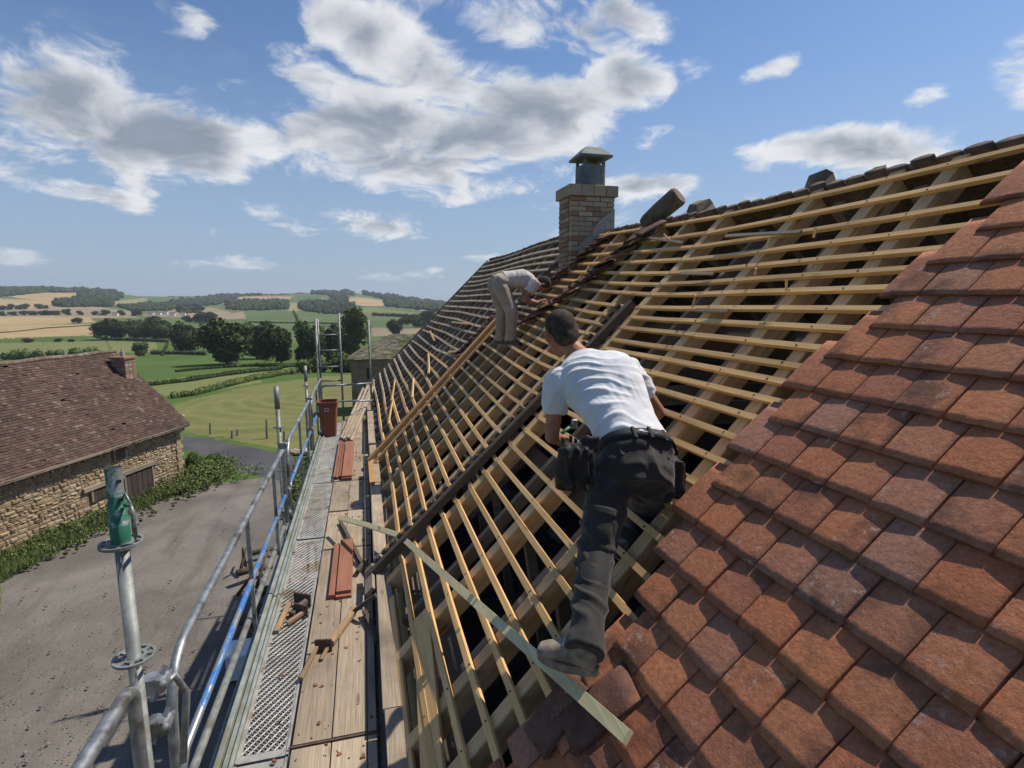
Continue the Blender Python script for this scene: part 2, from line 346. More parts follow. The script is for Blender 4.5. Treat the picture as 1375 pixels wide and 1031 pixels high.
# ------------------------------------------------------------------ mesh helpers
class MB:
    def __init__(s): s.v = []; s.f = []
    def add(s, vs, fs):
        o = len(s.v); s.v += [tuple(p) for p in vs]; s.f += [tuple(i + o for i in f) for f in fs]; return s
    def box(s, c, size, rot=None, bevel=0):
        x, y, z = (q / 2 for q in size); c = Vector(c); R_ = rot or Matrix.Identity(3)
        if bevel:
            b = bevel; vs = []
            pts = []
            for sx in (-1, 1):
                for sy in (-1, 1):
                    for sz in (-1, 1):
                        pts.append(((sx * (x - b), sy * (y - b), sz * z)))
                        pts.append(((sx * (x - b), sy * y, sz * (z - b))))
                        pts.append(((sx * x, sy * (y - b), sz * (z - b))))
            def I(a, b_, c_, k): return ((a > 0) * 4 + (b_ > 0) * 2 + (c_ > 0)) * 3 + k
            F = []
            for q in (-1, 1):
                F.append([I(-1, -1, q, 0), I(1, -1, q, 0), I(1, 1, q, 0), I(-1, 1, q, 0)][::q])
                F.append([I(-1, q, -1, 1), I(-1, q, 1, 1), I(1, q, 1, 1), I(1, q, -1, 1)][::q])
                F.append([I(q, -1, -1, 2), I(q, 1, -1, 2), I(q, 1, 1, 2), I(q, -1, 1, 2)][::q])
                for r_ in (-1, 1):
                    F.append([I(-1, q, r_, 0), I(1, q, r_, 0), I(1, q, r_, 1), I(-1, q, r_, 1)][::q * r_])
                    F.append([I(q, -1, r_, 0), I(q, -1, r_, 2), I(q, 1, r_, 2), I(q, 1, r_, 0)][::q * r_])
                    F.append([I(q, r_, -1, 1), I(q, r_, 1, 1), I(q, r_, 1, 2), I(q, r_, -1, 2)][::q * r_])
            for a in (-1, 1):
                for b_ in (-1, 1):
                    for c_ in (-1, 1): F.append([I(a, b_, c_, 0), I(a, b_, c_, 1), I(a, b_, c_, 2)][::a * b_ * c_])
            return s.add([c + R_ @ Vector(p) for p in pts], F)
        vs = [c + R_ @ Vector((a * x, b * y, d * z)) for a in (-1, 1) for b in (-1, 1) for d in (-1, 1)]
        return s.add(vs, [(0, 1, 3, 2), (4, 6, 7, 5), (0, 4, 5, 1), (2, 3, 7, 6), (0, 2, 6, 4), (1, 5, 7, 3)])
    def tube(s, pts, r, n=12, cap=True):
        pts = [Vector(p) for p in pts]; rs = r if isinstance(r, (list, tuple)) else [r] * len(pts)
        rings_ = []; up = None
        for i, p in enumerate(pts):
            a = pts[max(i - 1, 0)]; b = pts[min(i + 1, len(pts) - 1)]; d = (b - a).normalized()
            if up is None:
                up = d.orthogonal().normalized()
            up = (up - d * up.dot(d)).normalized(); v = d.cross(up)
            rings_.append([p + (up * math.cos(2 * PI * k / n) + v * math.sin(2 * PI * k / n)) * rs[i] for k in range(n)])
        vs = [q for g in rings_ for q in g]; F = []
        for i in range(len(pts) - 1):
            for k in range(n): F.append((i * n + k, i * n + (k + 1) % n, (i + 1) * n + (k + 1) % n, (i + 1) * n + k))
        if cap: F.append(tuple(range(n))[::-1]); F.append(tuple((len(pts) - 1) * n + k for k in range(n)))
        return s.add(vs, F)
    def beam(s, p0, p1, wd, ht, up=(0, 0, 1), bend=0, seg=1, bev=0):
        p0 = Vector(p0); p1 = Vector(p1); d = (p1 - p0); L = d.length; d.normalize(); u = Vector(up); u = (u - d * u.dot(d)).normalized(); sd = d.cross(u)
        vs = []
        for i in range(seg + 1):
            f = i / seg; c = p0 + d * L * f + u * (bend * math.sin(PI * f))
            b = bev
            if b:
                for (a_, b_) in ((-wd / 2 + b, -ht / 2), (wd / 2 - b, -ht / 2), (wd / 2, -ht / 2 + b), (wd / 2, ht / 2 - b), (wd / 2 - b, ht / 2), (-wd / 2 + b, ht / 2), (-wd / 2, ht / 2 - b), (-wd / 2, -ht / 2 + b)): vs.append(c + sd * a_ + u * b_)
            else:
                for (a_, b_) in ((-1, -1), (1, -1), (1, 1), (-1, 1)): vs.append(c + sd * a_ * wd / 2 + u * b_ * ht / 2)
        n = 8 if bev else 4; F = []
        for i in range(seg):
            for k in range(n): F.append((i * n + k, i * n + (k + 1) % n, (i + 1) * n + (k + 1) % n, (i + 1) * n + k))
        F.append(tuple(range(n))[::-1]); F.append(tuple(seg * n + k for k in range(n)))
        return s.add(vs, F)
    def loft(s, rings_, n=16, power=1.0, cap=True):
        vs = []; F = []
        for (c, ax, ay) in rings_:
            c = Vector(c); ax = Vector(ax); ay = Vector(ay)
            for k in range(n):
                a = 2 * PI * k / n; cs, sn = math.cos(a), math.sin(a)
                cs = math.copysign(abs(cs) ** power, cs); sn = math.copysign(abs(sn) ** power, sn)
                vs.append(c + ax * cs + ay * sn)
        m = len(rings_)
        for i in range(m - 1):
            for k in range(n): F.append((i * n + k, i * n + (k + 1) % n, (i + 1) * n + (k + 1) % n, (i + 1) * n + k))
        if cap: F.append(tuple(range(n))[::-1]); F.append(tuple((m - 1) * n + k for k in range(n)))
        return s.add(vs, F)
    def ball(s, c, r, n=10, m=7, rot=None):
        c = Vector(c); R_ = rot or Matrix.Identity(3); r = (r, r, r) if not hasattr(r, '__len__') else r; vs = []; F = []
        for i in range(m + 1):
            th = PI * i / m
            for k in range(n):
                ph = 2 * PI * k / n
                vs.append(c + R_ @ Vector((r[0] * math.sin(th) * math.cos(ph), r[1] * math.sin(th) * math.sin(ph), r[2] * math.cos(th))))
        for i in range(m):
            for k in range(n): F.append((i * n + k, (i + 1) * n + k, (i + 1) * n + (k + 1) % n, i * n + (k + 1) % n))
        return s.add(vs, F)
    def mesh(s, name, smooth=False, off=(0, 0, 0)):
        me = bpy.data.meshes.new(name); off = Vector(off)
        me.from_pydata([Vector(p) - off for p in s.v], [], s.f); me.validate()
        if smooth: me.polygons.foreach_set('use_smooth', [True] * len(me.polygons))
        return me
    def build(s, name, m, parent=None, smooth=False, org=None, kind=None):
        po = WL.get(parent.name, Vector((0, 0, 0))) if parent else Vector((0, 0, 0))
        if org is None:
            org = po if parent else sum((Vector(p) for p in s.v[:200]), Vector()) / max(1, len(s.v[:200]))
        org = Vector(org)
        me = s.mesh(name, smooth, org); me.materials.append(MATS[m] if isinstance(m, str) else m)
        o = bpy.data.objects.new(name, me); C.objects.link(o)
        if parent: o.parent = parent
        o.location = org - po; WL[o.name] = org
        if kind: o['kind'] = kind
        return o
WL = {}
def thing(name, label, cat, loc=(0, 0, 0), group=None):
    o = bpy.data.objects.new(name, None); C.objects.link(o); o.location = loc; WL[o.name] = Vector(loc); o.empty_display_size = .2
    return tag(o, label, cat, group)
def tag(o, label, cat, group=None):
    o['label'] = label; o['category'] = cat
    if group: o['group'] = group
    return o
def place(me, name, m, parent, loc, R3=None):
    o = bpy.data.objects.new(name, me); C.objects.link(o)
    if not me.materials: me.materials.append(MATS[m])
    po = WL.get(parent.name, Vector((0, 0, 0))) if parent else Vector((0, 0, 0))
    T = Matrix.Translation(Vector(loc) - po)
    if R3 is not None: T = T @ R3.to_4x4()
    o.parent = parent; o.matrix_local = T; WL[o.name] = Vector(loc)
    return o
def npmesh(name, V, F, m, smooth=False):
    V = np.asarray(V, np.float32); F = np.asarray(F, np.int32); k = F.shape[1]
    me = bpy.data.meshes.new(name); me.vertices.add(len(V)); me.vertices.foreach_set('co', V.ravel())
    me.loops.add(F.size); me.loops.foreach_set('vertex_index', F.ravel()); me.polygons.add(len(F))
    me.polygons.foreach_set('loop_start', np.arange(0, F.size, k, dtype=np.int32)); me.polygons.foreach_set('loop_total', np.full(len(F), k, np.int32))
    if smooth: me.polygons.foreach_set('use_smooth', np.ones(len(F), bool))
    me.update(calc_edges=True); me.materials.append(MATS[m]); return me

# ------------------------------------------------------------------ terrain
def inpoly(px, py, poly):
    ins = np.zeros(px.shape, bool); n = len(poly); j = n - 1
    for i in range(n):
        xi, yi = poly[i]; xj, yj = poly[j]
        c = ((yi > py) != (yj > py)) & (px < (xj - xi) * (py - yi) / (yj - yi + 1e-9) + xi); ins ^= c; j = i
    return ins
crest_px = [(-120, 386), (0, 386), (60, 386), (110, 388), (150, 391), (185, 396), (240, 397), (300, 396), (345, 395), (385, 394), (430, 391), (470, 391), (500, 394), (530, 397), (560, 401), (600, 407), (650, 410)]
cr_az = []; cr_e = []
for x, y in crest_px:
    v = ray(x, y + 1.5); cr_az.append(math.atan2(v[0], v[1])); cr_e.append(v[2] / math.hypot(v[0], v[1]))
cr_az = [-PI, -1.2] + cr_az + [.9, PI]; cr_e = [.012, .012] + cr_e + [.008, .01]
dk = [0, 36, 60, 110, 170, 250, 400, 700, 1100]
zk = [0, -.15, -2.4, -6.5, -12, -16, -20, -22, -15]
def terr(az, d):
    """height above the yard (absolute z) for azimuth/distance"""
    z = np.interp(d, dk, zk)
    e11 = (-15 - CZ) / 1100
    ec = np.interp(az, cr_az, cr_e)
    f = np.clip((d - 1100) / 1500, 0, 1)
    e = e11 + (ec - e11) * (1 - (1 - f) ** 1.5)
    zz = CZ + d * e
    z = np.where(d > 1100, zz, z)
    zc_ = CZ + 2600 * ec
    z = np.where(d > 2600, zc_ - (d - 2600) * .06, z)
    und = (np.sin(d * .011 + az * 9) * 1.0) * np.clip((d - 250) / 300, 0, 1) * np.clip((2500 - d) / 400, 0, 1)
    near = np.clip((d - 30) / 20, 0, 1)
    return z + und * 1.2 - .0 * near
def tz(x, y): return float(terr(np.array(math.atan2(x, y)), np.array(math.hypot(x, y))))
def ground_at(px, py):                    # where a line of sight first meets the terrain
    v = ray(px, py); h = math.hypot(v[0], v[1]); az = math.atan2(v[0], v[1]); e = v[2] / h
    ds = np.concatenate([np.arange(8, 200, .5), np.arange(200, 2700, 3)]); zt = terr(np.full(ds.shape, az), ds); zr = CZ + ds * e
    k = np.argmax(zt >= zr) if (zt >= zr).any() else len(ds) - 1
    d = ds[k]; return Vector((math.sin(az) * d, math.cos(az) * d, float(zt[k])))
azl = np.radians(np.concatenate([np.arange(-180, -34, 4.), np.arange(-34, 16, .1), np.arange(16, 181, 4.)]))
azl[-1] = PI
dl = [1.5]
while dl[-1] < 36: dl.append(dl[-1] * (1.03 if dl[-1] < 11 else 1.0055))
# beyond, keep rows about a pixel apart
elev = np.linspace(-(CZ) / dl[-1], -(23.) / 1100, 190)
e_of = lambda d: (float(np.interp(d, dk, zk)) - CZ) / d
dd = np.geomspace(dl[-1], 1100, 4000); ee = np.array([e_of(q) for q in dd]); ee = np.maximum.accumulate(ee)
for e in elev[1:]: dl.append(float(dd[np.searchsorted(ee, e).clip(0, len(dd) - 1)]))
dl += list(np.linspace(1120, 2600, 60)) + [2700, 2900, 3300, 4000, 5500]
dl = np.unique(np.round(dl, 3))
AZ, DD = np.meshgrid(azl, dl); ZZ = terr(AZ, DD)
TX = np.sin(AZ) * DD; TY = np.cos(AZ) * DD
cc_ = np.stack([TX, TY, ZZ - CZ], -1) @ RW
zc_ok = cc_[..., 2] > .5
PXX = np.where(zc_ok, CX + FPX * cc_[..., 0] / np.where(zc_ok, cc_[..., 2], 1), -9999); PYY = np.where(zc_ok, CY - FPX * cc_[..., 1] / np.where(zc_ok, cc_[..., 2], 1), -9999)
jit = lambda s, a: np.sin(TX * s + 3 * np.sin(TY * s * .7)) * a
JX = PXX + jit(.9, .8); JY = PYY + jit(1.3, .35)
cls = np.full(AZ.shape, 'far_green', dtype=object)
cls[DD < 400] = 'pasture'; cls[DD < 27] = 'yard'
fields = [  # in order, later wins
 ('wheat_field', [(-200, 430), (-200, 466), (0, 465), (60, 455), (130, 452), (134, 436), (60, 440), (0, 430)]),
 ('wheat_field', [(-200, 424), (0, 424), (120, 425), (205, 426), (150, 432), (60, 437), (0, 443), (-200, 447)]),
 ('wheat_field_lower', [(-200, 441), (0, 442), (62, 437), (134, 435), (135, 449), (60, 453), (0, 455), (-200, 457)]),
 ('pasture', [(-200, 455), (0, 455), (135, 450), (142, 462), (60, 466), (0, 470), (-200, 472)]),
 ('pale_meadow', [(-200, 462), (0, 461), (60, 460), (140, 458), (150, 466), (150, 476), (0, 478), (-200, 480)]),
 ('green_meadow', [(140, 457), (215, 460), (300, 452), (380, 450), (380, 470), (250, 472), (150, 478)]),
 ('pale_meadow', [(144, 458), (205, 458), (212, 466), (200, 474), (150, 474)]),
 ('far_green', [(120, 428), (210, 425), (300, 424), (330, 430), (600, 440), (600, 450), (200, 450), (140, 440)]),
 ('stubble_field', [(185, 424), (235, 415), (285, 413), (305, 418), (320, 428), (290, 430), (240, 426)]),
 ('stubble_field', [(0, 418), (60, 411), (130, 412), (185, 420), (170, 426), (0, 425)]),
 ('stubble_field', [(325, 418), (330, 428), (292, 430), (295, 424)]),
 ('wheat_field', [(-100, 401), (0, 401), (72, 404), (66, 414), (0, 415), (-100, 414)]),
 ('wheat_field', [(12, 398), (50, 393), (108, 393), (106, 402), (60, 404), (20, 400)]),
 ('stubble_field', [(62, 413), (110, 411), (150, 416), (165, 423), (60, 424)]),
 ('yellow_field', [(150, 405), (195, 400), (198, 403), (175, 410), (155, 411)]),
 ('far_green', [(330, 419), (395, 418), (400, 432), (330, 432)]),
 ('wheat_field', [(297, 408), (312, 399), (345, 398), (392, 398), (385, 404), (340, 406), (300, 408)]),
 ('wheat_field', [(316, 406), (338, 400), (342, 405)]),
 ('yellow_field', [(387, 407), (402, 407), (401, 418), (387, 418)]),
 ('wheat_field', [(466, 400), (480, 399), (513, 403), (514, 411), (490, 411), (466, 408)]),
 ('green_meadow', [(395, 398), (430, 397), (440, 404), (400, 406)]),
 ('yellow_field', [(430, 400), (445, 404), (450, 408), (435, 407)]),
 ('pale_meadow', [(475, 415), (500, 413), (555, 420), (560, 423), (480, 422)]),
 ('yellow_field', [(555, 411), (585, 417), (570, 418), (555, 414)]),
 ('stubble_field', [(498, 441), (600, 440), (600, 452), (500, 452)]),
 ('green_meadow', [(184, 480), (200, 479), (275, 480), (300, 488), (360, 490), (380, 494), (330, 500), (195, 514), (184, 500)]),
 ('pale_meadow', [(196, 512), (300, 502), (380, 495), (420, 492), (420, 500), (330, 510), (250, 520), (205, 522)]),
 ('pale_meadow', [(205, 522), (300, 506), (350, 506), (350, 514), (250, 530), (235, 536), (215, 530)]),
 ('lawn', [(232, 542), (260, 536), (330, 520), (420, 507), (520, 500), (620, 500), (620, 600), (430, 612), (372, 604), (300, 590), (247, 582)]),
 ('verge', [(232, 582), (247, 580), (300, 590), (372, 602), (470, 612), (600, 618), (600, 626), (430, 628), (370, 612), (290, 594), (247, 588)]),
 ('road', [(200, 582), (247, 586), (290, 592), (370, 608), (430, 625), (640, 640), (640, 690), (420, 658), (372, 645), (300, 629), (262, 606), (200, 600)]),
 ('verge', [(-300, 700), (0, 738), (100, 695), (245, 628), (262, 610), (300, 626), (315, 634), (262, 652), (180, 688), (110, 722), (0, 782), (-300, 900)]),
]
for nm, poly in fields: cls[inpoly(JX, JY, poly) & zc_ok & (DD > 12)] = nm
cls[(DD < 34) & (TX < -9.5) & (PXX < 0)] = 'verge'
cls[(DD < 60) & ((PXX < -250) | (~zc_ok)) & (TX < -11)] = 'pasture'
cls[(DD < 22) & (TX > -10.5)] = np.where(cls[(DD < 22) & (TX > -10.5)] == 'verge', 'verge', 'yard')
cls[(DD >= 15) & (DD < 60) & (TX > 8) ] = 'pasture'
mm = {'pasture': 'green_pasture', 'far_green': 'far_green', 'yard': 'gravel_yard', 'wheat_field': 'wheat', 'wheat_field_lower': 'wheat', 'pale_meadow': 'pale_pasture',
      'green_meadow': 'green_pasture', 'stubble_field': 'stubble', 'yellow_field': 'yellow_grass', 'lawn': 'mown_lawn', 'verge': 'verge_grass', 'road': 'asphalt'}
nn = {'pasture': 'pasture', 'far_green': 'distant_meadow', 'yard': 'yard', 'wheat_field': 'wheat_field', 'wheat_field_lower': 'wheat_field', 'pale_meadow': 'pale_meadow',
      'green_meadow': 'green_meadow', 'stubble_field': 'stubble_field', 'yellow_field': 'dry_field', 'lawn': 'lawn', 'verge': 'grass_verge', 'road': 'road'}
nr, nc = AZ.shape
idx = np.arange(nr * nc).reshape(nr, nc)
Q = np.stack([idx[:-1, :-1], idx[:-1, 1:], idx[1:, 1:], idx[1:, :-1]], -1).reshape(-1, 4)
fc = cls[:-1, :-1].reshape(-1)
VV = np.stack([TX, TY, ZZ], -1).reshape(-1, 3)
for k in mm:
    q = Q[fc == k]
    if not len(q): continue
    u, inv = np.unique(q.ravel(), return_inverse=True)
    me = npmesh(nn[k], VV[u], inv.reshape(-1, 4)[:, ::-1], mm[k], True)
    o = bpy.data.objects.new(nn[k], me); C.objects.link(o); o['kind'] = 'structure'
me = npmesh('yard_base', np.array([(-3, -3, -.004), (3, -3, -.004), (3, 3, -.004), (-3, 3, -.004)]), [(0, 1, 2, 3)], 'gravel_yard')
o = bpy.data.objects.new('yard', me); C.objects.link(o); o['kind'] = 'structure'

# ------------------------------------------------------------------ the house under repair
HX, HZ = 0.096, CZ - 2.4                    # eaves line
S2 = 2 ** -.5
def sm(x, a, b):
    f = min(1, max(0, (x - a) / (b - a))); return f * f * (3 - 2 * f)
def wt(y, t):                               # the old ridge rises a little towards the chimney and dips at the far end
    return t * (1 + .085 * sm(y, 4.5, 10)) 
def RP(y, t, n=0):
    t = wt(y, t)
    sag = -.018 * math.sin(y * 1.1 + t) * (1 if y > 4 else .5)
    n = n + sag
    return Vector((HX + S2 * t - S2 * n, y, HZ + S2 * t + S2 * n))
UPV = Vector((S2, 0, S2)); NV = Vector((-S2, 0, S2)); YV = Vector((0, 1, 0))
RT = 4.62                                   # ridge, measured up the slope near the camera
house = thing('house', 'farmhouse roof stripped to pale new battens, red tiles relaid at the near end', 'house', (2.5, 7, 0))
# masonry
mb = MB(); Y0, Y1 = -2.2, 16.3; XB = HX + 2 * 4.9 * S2
mb.box((HX + .35, (Y0 + Y1) / 2, HZ / 2 - .1), (.4, Y1 - Y0, HZ - .2)); mb.box((XB - .3, (Y0 + Y1) / 2, HZ / 2 - .1), (.4, Y1 - Y0, HZ - .2))
for yy in (Y0 + .2, Y1 - .2):
    zr = HZ + 4.9 * S2 - .25
    a = .35 + HX; b = XB - .3; x_m = (a + b) / 2
    vs = [(a, yy - .18, 0), (b, yy - .18, 0), (b, yy - .18, HZ - .25), (x_m, yy - .18, zr - (.35 if yy < 0 else .0)), (a, yy - .18, HZ - .25)]
    vs += [(x, y + .36, z) for x, y, z in vs]
    mb.add(vs, [(0, 1, 2, 3, 4), (9, 8, 7, 6, 5)] + [(i, i + 5, (i + 1) % 5 + 5, (i + 1) % 5) for i in range(5)])
mb.build('wall', 'far_stone', house)
# back slope, attic floor: keep the roof space dark
mb = MB()
n = 24
def ridge_pt(y): return RP(y, RT, 0)
for i in range(n):
    ya = Y0 + (Y1 - Y0) * i / n; yb = Y0 + (Y1 - Y0) * (i + 1) / n
    a = ridge_pt(ya) + Vector((.04, 0, -.06)); b = ridge_pt(yb) + Vector((.04, 0, -.06)); L = 4.7
    o = Vector((S2 * L, 0, -S2 * L)); th_ = Vector((-.05, 0, -.05))
    p = [a, b, b + o, a + o]; q = [v + th_ for v in p]
    mb.add(p + q, [(0, 3, 2, 1), (4, 5, 6, 7), (0, 1, 5, 4), (1, 2, 6, 5), (2, 3, 7, 6), (3, 0, 4, 7)])
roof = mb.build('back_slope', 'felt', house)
mb = MB(); mb.box(((HX + XB) / 2 + .1, (Y0 + Y1) / 2, HZ - .75), (XB - HX - .3, Y1 - Y0 - .5, .1)); mb.box((XB - .12, (Y0 + Y1) / 2, HZ - .2), (.05, Y1 - Y0 - .5, 1.1)); mb.build('attic_floor', 'interior_shade', house)
# lumps of old insulation and rubble on the attic floor
mb = MB()
for i in range(240):
    x = random.uniform(.9, 5.5); y = random.uniform(1.9, 15.8); r = random.uniform(.06, .2)
    o_ = len(mb.v); mb.ball((x, y, HZ - .70 + r * .35), (r, r * random.uniform(.6, 1.6), r * .55), 7, 5)
    for k in range(o_, len(mb.v)): mb.v[k] = tuple(Vector(mb.v[k]) + Vector([random.uniform(-.03, .03) for _ in range(3)]))
mb.build('rubble', 'rubble', house, kind='stuff')
# inner slope lining lying between rafters low down (old lath and felt, dark)
mb = MB()
for i in range(44):
    ya = 4.8 + i * .26
    if random.random() < .25: continue
    t0 = random.uniform(.1, 2.2); t1 = t0 + random.uniform(.5, 1.9)
    a = RP(ya, t0, -.26); b = RP(ya, min(t1, 4.2), -.26); mb.beam(a, b, .19, .012, NV)
mb.build('old_lining', 'felt', house, kind='stuff')
# rafters
def rafter(y0, y1, wd=.075, dp=.13, m='fresh_pine_along_slope', t0=-.03, t1=RT - .02, n0=-.03):
    a = RP(y0, t0, n0 - dp / 2); b = RP(y1, t1, n0 - dp / 2); c = (a + b) / 2; d = (b - a); L = d.length
    X = d.normalized(); Z = (NV - X * NV.dot(X)).normalized(); Yv = Z.cross(X); R3 = Matrix((X, Yv, Z)).transposed()
    key = ('r', round(wd, 3), round(dp, 3), round(L, 2), m)
    if key not in CACHE:
        CACHE[key] = MB().box((0, 0, 0), (L, wd, dp), bevel=.004).mesh('rafter')
    return place(CACHE[key], 'rafter', m, house, c, R3)
CACHE = {}
rafter(2.30, 2.57, .095); rafter(2.74, 2.97, .10); rafter(3.52, 3.62, .10); rafter(4.60, 4.68, .11)
for y in (5.25, 5.85, 6.5, 7.1, 7.75, 8.3): rafter(y, y + .05, .085, .12)
for y in np.arange(9.2, 16.2, .62): rafter(float(y), float(y) + .02, .09, .12, 'old_rafter')
for y in (-1.9, -1.2, -.5, .2, .9, 1.6): rafter(y, y, .08)
rafter(3.05, 3.2, .06, .10, 'old_rafter', .4, 4.1, -.16); rafter(4.1, 4.15, .06, .10, 'old_rafter', 0, 4.4, -.16)
# double battens seen beneath (old ones still nailed lower down)
for t in np.arange(.3, 4.3, .43):
    t = float(t) + random.uniform(-.05, .05)
    p0 = RP(5.0 + random.random(), t, -.19); p1 = RP(8.6 + random.random() * 6, t + random.uniform(-.04, .04), -.19)
    MB().beam(p0, p1, .03, .02, NV).build('old_batten', 'old_batten', house)
# purlins and ridge board
for t in (1.6, 3.2):
    MB().beam(RP(Y0 + .4, t, -.30), RP(Y1 - .4, t, -.30), .16, .2, NV).build('purlin', 'dark_wood', house)
for ya, yb in ((Y0, 4.4), (4.4, 10), (10, Y1)):
    MB().beam(RP(ya, RT, -.14), RP(yb, RT, -.14), .035, .2, (0, 0, 1)).build('ridge_board', 'old_rafter', house)
# collar struts in the dark
for y in (2.95, 3.6, 4.7, 5.9, 7.1, 8.3):
    a = RP(y, 2.6, -.2); MB().beam(a, a + Vector((3.0, 0, 0)), .05, .14).build('collar_beam', 'old_rafter', house)
    a = RP(y, 1.2, -.2); MB().beam(a, Vector((a.x + .2, y, HZ - .7)), .07, .07, (0, 1, 0)).build('strut', 'old_rafter', house)
# battens
tl_near = [.20, .385, .56, .735, .905, 1.075, 1.25, 1.425, 1.6, 1.77, 1.94, 2.11, 2.27, 2.42, 2.555, 2.68, 2.80, 2.92, 3.05, 3.19, 3.33, 3.48, 3.62, 3.76, 3.91, 4.08, 4.28, 4.5]
def left_edge(t):                           # where the relaid tiles stop
    return 1.94 + .32 * sm(t, .95, 2.35) - .24 * sm(t, 2.7, 4.0)
def batten(y0, y1, t0, t1, m, wd=.036, th_=.026, seg=4, n=-.016, bend=0.0):
    mb = MB(); prev = None; pts = []
    for i in range(seg + 1):
        f = i / seg; y = y0 + (y1 - y0) * f; t = t0 + (t1 - t0) * f + bend * math.sin(PI * f)
        pts.append(RP(y, t, n))
    vs = []
    d = (pts[-1] - pts[0]).normalized(); s_ = NV.cross(d)
    for p in pts:
        for a, b in ((-1, -1), (1, -1), (1, 1), (-1, 1)): vs.append(p + s_ * a * wd / 2 + NV * b * th_ / 2)
    F = [(i * 4 + k, i * 4 + (k + 1) % 4, i * 4 + 4 + (k + 1) % 4, i * 4 + 4 + k) for i in range(seg) for k in range(4)]
    F += [(3, 2, 1, 0), tuple(seg * 4 + k for k in range(4))]
    mb.add(vs, F); return mb.build('batten', m, house, org=tuple(sum(pts, Vector()) / len(pts)))
R = random.uniform
ORD = ['first', 'second', 'third', 'fourth', 'fifth', 'sixth', 'seventh', 'eighth', 'ninth', 'tenth', 'eleventh', 'twelfth', 'thirteenth', 'fourteenth']
for i, t in enumerate(tl_near):
    le = left_edge(t) - .05
    j1 = 4.66 + R(-.03, .03); 
    tt = t + R(-.012, .012)
    if i in (18, ): j1 = 3.45
    batten(-1.8, le + .02, t, t, 'fresh_pine', n=-.03)
    batten(le + .02 + R(0, .03), j1, t + R(-.006, .006), tt, 'fresh_pine', bend=R(-.006, .006))
    batten(j1 + .006, 8.62 + R(-.12, .1), tt + R(-.012, .012), t + R(-.02, .02), 'fresh_pine', bend=R(-.01, .01))
# old battens of the far end, a few doubled, a few slipped
for i, t in enumerate(np.linspace(.16, 4.55, 25)):
    t = float(t)
    ys = [8.85 + R(-.1, .2), 12.4 + R(-.9, .9), 16.42 + R(-.12, .08)]
    d1 = R(-.03, .03)
    batten(ys[0], ys[1], t + R(-.03, .03), t + d1, 'old_batten' if t > 1.7 else 'fresh_pine', wd=.045, bend=R(-.02, .02))
    batten(ys[1] + .01, ys[2], t + d1, t + R(-.03, .03), 'old_batten', wd=.045, bend=R(-.02, .02))
for y0, y1, t0, t1 in ((9.6, 11.2, .9, 1.08), (10.2, 12, 1.35, 1.6), (9.3, 10.3, 2.0, 1.85), (11.2, 13.0, .5, .72), (9.5, 11, .35, .52), (12.6, 14.4, 1.9, 2.05), (10.8, 12.6, 2.5, 2.44)):
    batten(y0, y1, t0, t1, 'fresh_pine', n=.012)
# far end: lining seen behind the old battens
mb = MB()
for i in range(12):
    a = 8.9 + i * .62; b = a + .62
    p = [RP(a, .05, -.2), RP(b, .05, -.2), RP(b, 4.4, -.2), RP(a, 4.4, -.2)]; q = [v - NV * .02 for v in p]
    mb.add(p + q, [(0, 1, 2, 3), (7, 6, 5, 4), (0, 4, 5, 1), (1, 5, 6, 2), (2, 6, 7, 3), (3, 7, 4, 0)])
mb.build('old_felt', 'felt', house)
# verge board at the far end
MB().beam(RP(16.45, 0, -.06), RP(16.45, RT, -.06), .04, .13, NV).build('verge_board', 'old_rafter', house)
# eaves: wide boards
for ya, yb, x0, wd in ((.2, 3.05, .03, .125), (3.06, 5.15, .02, .12), (5.16, 7.3, .01, .12), (7.32, 9.3, .02, .12), (9.4, 12.3, 0.0, .12), (12.35, 16.3, 0.0, .11)):
    MB().beam((x0 + wd / 2, ya, HZ - .025 + R(-.006, .006)), (x0 + wd / 2, yb, HZ - .025 + R(-.006, .006)), wd, .03, (0, 0, 1), bev=.003).build('eaves_board', 'deck_wood', house)
MB().beam((HX + .06, -1.5, HZ - .1), (HX + .06, 16.2, HZ - .1), .05, .11).build('wall_plate', 'old_rafter', house)
MB().beam(RP(1.7, .12, -.02), RP(3.65, .30, -.02), .15, .026, NV, bev=.003).build('tilting_board', 'fresh_pine', house)
MB().beam(RP(1.6, .0, -.05), RP(4.3, .0, -.05), .10, .026, NV, bev=.003).build('tilting_board', 'fresh_pine', house)
NL = MB()
for t in tl_near:
    for y in (2.62, 3.0, 3.6, 4.66, 5.28, 5.9, 6.5):
        f_ = {2.62: 2.30 + .06 * t, 3.0: 2.74 + .05 * t, 3.6: 3.52 + .022 * t, 4.66: 4.60 + .017 * t}.get(y, y)
        if f_ > left_edge(t): NL.tube([RP(f_ + R(-.02, .02), t + R(-.008, .008), -.01), RP(f_, t, .0005)], .0045, 6)
NL.build('nails', 'black_rubber', house, kind='stuff')
# rafters and laths of the far slope seen from inside
for y in np.arange(2.2, 15.9, .62):
    a = ridge_pt(float(y)) + Vector((.02, 0, -.17)); MB().beam(a, a + Vector((S2 * 4.4, 0, -S2 * 4.4)), .09, .1, (1, 0, 1)).build('inner_rafter', 'old_rafter', house)
for k in range(14):
    d_ = .25 + k * .3; ya = 2.0
    while ya < 15.5:
        yb = ya + 3.4; a = ridge_pt(ya) + Vector((S2 * d_ + .0, 0, -S2 * d_ - .11)); b = ridge_pt(yb) + Vector((S2 * d_, 0, -S2 * d_ - .11)); MB().beam(a, b, .05, .02, (1, 0, 1)).build('inner_lath', 'old_rafter', house); ya = yb + .02
